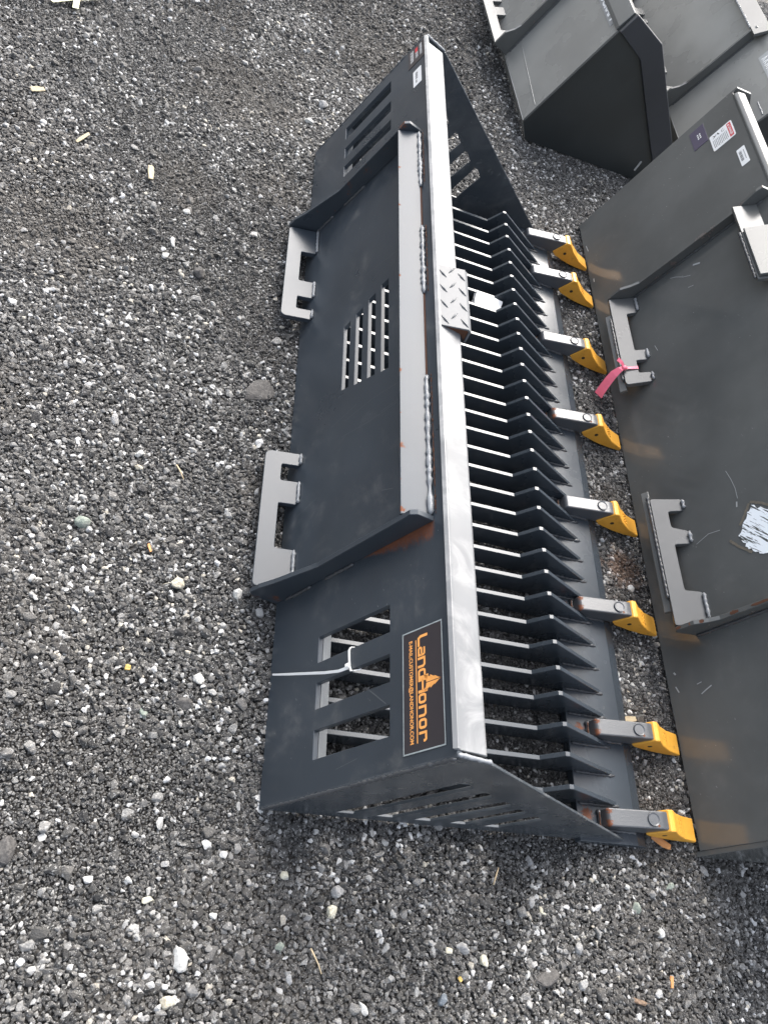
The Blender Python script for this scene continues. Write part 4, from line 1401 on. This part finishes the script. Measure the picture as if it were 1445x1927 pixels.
STONES = [
 ('green', -0.378, 0.477, .0300, .0296, 'smooth grey green stone alone on the open gravel at the left'),
 ('tan', -0.190, 0.386, .0270, .0283, 'round speckled tan stone left of the near gusset foot'),
 ('white', -0.076, 0.388, .0224, .0261, 'angular white stone just beside the near gusset foot'),
 ('white', -0.304, 0.653, .0187, .0222, 'white angular stone touching a small tan stone, left of the near latch plate'),
 ('tan', -0.301, 0.622, .0146, .0182, 'small yellowish tan stone below a white angular one at the left'),
 ('dark', -0.080, 0.895, .0955, .0643, 'broad flat dark slab of asphalt beside the middle of the back plate'),
 ('white', -0.436, 0.347, .0153, .0153, 'small white pebble nearest the left edge below the grey green stone'),
 ('white', -0.128, 0.210, .0263, .0232, 'rounded white stone left of the near windows'),
 ('green', -0.213, 0.140, .0242, .0163, 'flat oval greenish grey stone beside a dark lump, left of the near corner'),
 ('dark', -0.149, 0.164, .0303, .0375, 'large dark lump of asphalt beside the flat oval greenish stone'),
 ('white', -0.328, -0.067, .0180, .0133, 'white oval pebble by the big dark lump at the left edge'),
 ('dark', -0.376, -0.089, .0351, .0587, 'long dark lump of asphalt at the left edge'),
 ('white', -0.192, -0.118, .0170, .0100, 'bright white oval pebble above a cream chip at lower left'),
 ('cream', -0.160, -0.144, .0110, .0212, 'long cream chip of stone at lower left'),
 ('white', -0.057, -0.161, .0110, .0161, 'slim white oval stone to the right above the layered white stone'),
 ('white', -0.101, -0.222, .0300, .0404, 'largest white stone, angular and layered, at the lower left'),
 ('tan', -0.110, -0.277, .0260, .0191, 'pale speckled stone below the largest white stone'),
 ('cream', 0.053, -0.098, .0160, .0160, 'cream oval stone below the near bottom corner of the skeleton bucket'),
 ('cream', 0.139, -0.149, .0260, .0210, 'four cornered cream stone next to a pale grey one, below the side slots'),
 ('grey', 0.145, -0.118, .0230, .0210, 'pale grey cracked stone above the four cornered cream stone'),
 ('green', 0.054, -0.201, .0190, .0150, 'dull green round stone at the bottom, left of the twig'),
 ('grey', 0.379, -0.194, .0290, .0230, 'pale grey wedge of stone beside a slim cream pebble at the bottom'),
 ('cream', 0.418, -0.212, .0230, .0210, 'rounded cream stone right of the pale grey wedge'),
 ('cream', 0.351, -0.198, .0130, .0190, 'slim cream pebble left of the pale grey wedge'),
 ('blue', 0.335, -0.268, .0220, .0210, 'blue grey speckled stone at the bottom edge'),
 ('grey', 0.528, -0.046, .0210, .0241, 'pale grey stone just below the side plate under its last slots'),
 ('grey', 0.524, -0.116, .0160, .0313, 'long pale grey stone with a cream pebble at its end'),
 ('cream', 0.546, -0.131, .0220, .0122, 'cream pebble at the end of the long pale grey stone'),
 ('green', 0.762, -0.115, .0260, .0233, 'pointed green grey stone below the nearest tooth'),
 ('green', 0.851, -0.073, .0270, .0143, 'flat green grey stone below the corner of the glossy bucket'),
 ('white', 0.808, -0.157, .0210, .0206, 'pale oval stone at lower right with a white rim'),
 ('white', 0.744, -0.078, .0180, .0133, 'small bright white stone below the lip corner'),
 ('grey', 0.616, -0.187, .0250, .0202, 'round mid grey stone at the bottom, right of the centre'),
 ('white', 0.505, -0.230, .0180, .0141, 'square white pebble beside a large dark lump at the bottom'),
 ('dark', 0.543, -0.233, .0550, .0322, 'large dark lump at the bottom right of the square white pebble'),
 ('brown', 0.736, -0.271, .0340, .0204, 'reddish brown lump at the bottom right'),
 ('grey', 0.012, 2.088, .0360, .0460, 'pale grey rock beyond the far end of the skeleton bucket'),
 ('white', -0.026, 1.975, .0270, .0360, 'white rock left of the pale grey one beyond the far end'),
 ('white', -0.313, 1.400, .0179, .0272, 'white pebble in the upper left, above a row of three pale ones'),
 ('white', -0.331, 1.279, .0134, .0363, 'long white pebble left of the far latch plate'),
 ('white', -0.342, 1.226, .0179, .0283, 'leaning white pebble under the long white one, upper left'),
 ('dark', -0.257, 1.203, .0349, .0313, 'square dark asphalt lump left of the far latch plate'),
 ('white', 0.887, 0.596, .0235, .0216, 'mottled white stone between the third tooth and the glossy bucket'),
 ('white', 0.196, -0.282, .0130, .0270, 'long white stone at the bottom edge below the four cornered cream stone'),
]
for i, (k, x, y, a, b_, lab) in enumerate(STONES):
    stone(k, x, y, a, b_, lab, 300 + i * 7, h=0.30 if (k == 'dark' and a > 0.08) else 0.7)

def chip(name, mat, p0, p1, w, h, label, cat):
    a = Vector((p0[0], p0[1], 0)); b_ = Vector((p1[0], p1[1], 0))
    d = (b_ - a)
    bm = bmesh.new()
    bmesh.ops.create_cube(bm, size=1.0)
    bmesh.ops.subdivide_edges(bm, edges=list(bm.edges), cuts=2, use_grid_fill=True)
    for v in bm.verts:
        t = v.co.x + 0.5
        v.co.x *= d.length * (1 + random.uniform(-0.08, 0.08))
        v.co.y *= w * (1 - 0.45 * abs(t - 0.4)) * (1 + random.uniform(-0.25, 0.25))
        v.co.z = v.co.z * h * (0.6 + random.uniform(-0.2, 0.2))
    me = bm_mesh(name, bm)
    o = link(name, me, mat)
    o.location = ((a + b_) / 2 + Z * (h * 0.3 + 0.0005))
    o.rotation_euler = (random.uniform(-0.15, 0.15), random.uniform(-0.1, 0.1), math.atan2(d.y, d.x))
    tag(o, label, cat)

chip('wood_chip', M['wood'], (-0.421, 1.516), (-0.414, 1.468), 0.014, 0.006, 'pale square ended wood chip on the upper left gravel', 'wood chip')
chip('wood_chip', M['wood'], (-0.600, 1.512), (-0.579, 1.552), 0.008, 0.006, 'thin slanting pale splinter of wood on the upper left gravel', 'wood chip')
chip('wood_chip', M['wood'], (-0.735, 1.645), (-0.708, 1.662), 0.015, 0.005, 'whitish wood flake near the left edge, farthest of the chips', 'wood chip')
chip('wood_scrap', M['wood_orange'], (0.822, 0.020), (0.862, 0.000), 0.016, 0.006, 'orange brown splintered scrap under the nearest yellow tooth cap', 'wood scrap')
chip('wood_scrap', M['wood'], (0.800, 0.258), (0.830, 0.262), 0.012, 0.005, 'pale tan scrap behind the second nearest yellow tooth cap', 'wood scrap')
chip('wood_scrap', M['wood_orange'], (0.815, -0.228), (0.811, -0.247), 0.007, 0.004, 'small orange leaf shaped flake at the lower right', 'wood scrap')
chip('wood_chip', M['wood_orange'], (-0.256, 0.455), (-0.249, 0.440), 0.005, 0.003, 'tiny orange splinter between the green and tan stones', 'wood chip')
chip('pebble', M['chip_yellow'], (0.366, -0.237), (0.370, -0.243), 0.006, 0.006, 'tiny yellow pebble between the blue grey and cream stones', 'pebble')
chip('pebble', M['chip_yellow'], (-0.256, 0.211), (-0.247, 0.211), 0.009, 0.007, 'yellowish pebble on the gravel left of the near windows', 'pebble')

def twig(pts, r, label):
    o0 = Vector((pts[0][0], pts[0][1], 0.004))
    bm = bmesh.new()
    P = [Vector((x, y, 0.005 + 0.002 * (i % 2))) - o0 for i, (x, y) in enumerate(pts)]
    tube_bm(bm, P, [r * (1 - 0.5 * i / len(P)) for i in range(len(P))], 6)
    o = link('twig', bm_mesh('twig', bm), M['straw'], None, True)
    o.location = o0
    tag(o, label, 'twig')
twig([(0.102, -0.202), (0.109, -0.214), (0.116, -0.224), (0.121, -0.237)], 0.0016, 'bent dry twig below the near side plate')
twig([(0.442, -0.092), (0.447, -0.078), (0.455, -0.063)], 0.0016, 'short straw curl below the side plate slots')
twig([(-0.231, 0.642), (-0.222, 0.628), (-0.213, 0.612)], 0.0016, 'forked straw left of the near latch plate')

def strap():
    o0 = Vector((-0.715, 2.09, 0.004))
    R = empty('strap', tuple(o0), 'cream yellow plastic strap crossing over itself at the top left edge', 'strap')
    bm = bmesh.new()
    ribbon_bm(bm, [Vector(p) - o0 for p in ((-0.775, 2.045, 0.004), (-0.735, 2.078, 0.010), (-0.700, 2.110, 0.010), (-0.665, 2.155, 0.004))], Vector((0.7, -0.6, 0.1)), 0.018, 0.0015)
    link('strap_band', bm_mesh('strap_band', bm), M['strap'], R)
    bm = bmesh.new()
    ribbon_bm(bm, [Vector(p) - o0 for p in ((-0.7130, 2.050, 0.007), (-0.716, 2.085, 0.014), (-0.735, 2.130, 0.012))], Vector((1, 0.1, 0.1)), 0.016, 0.0015)
    link('strap_band', bm_mesh('strap_band', bm), M['strap'], R)
strap()
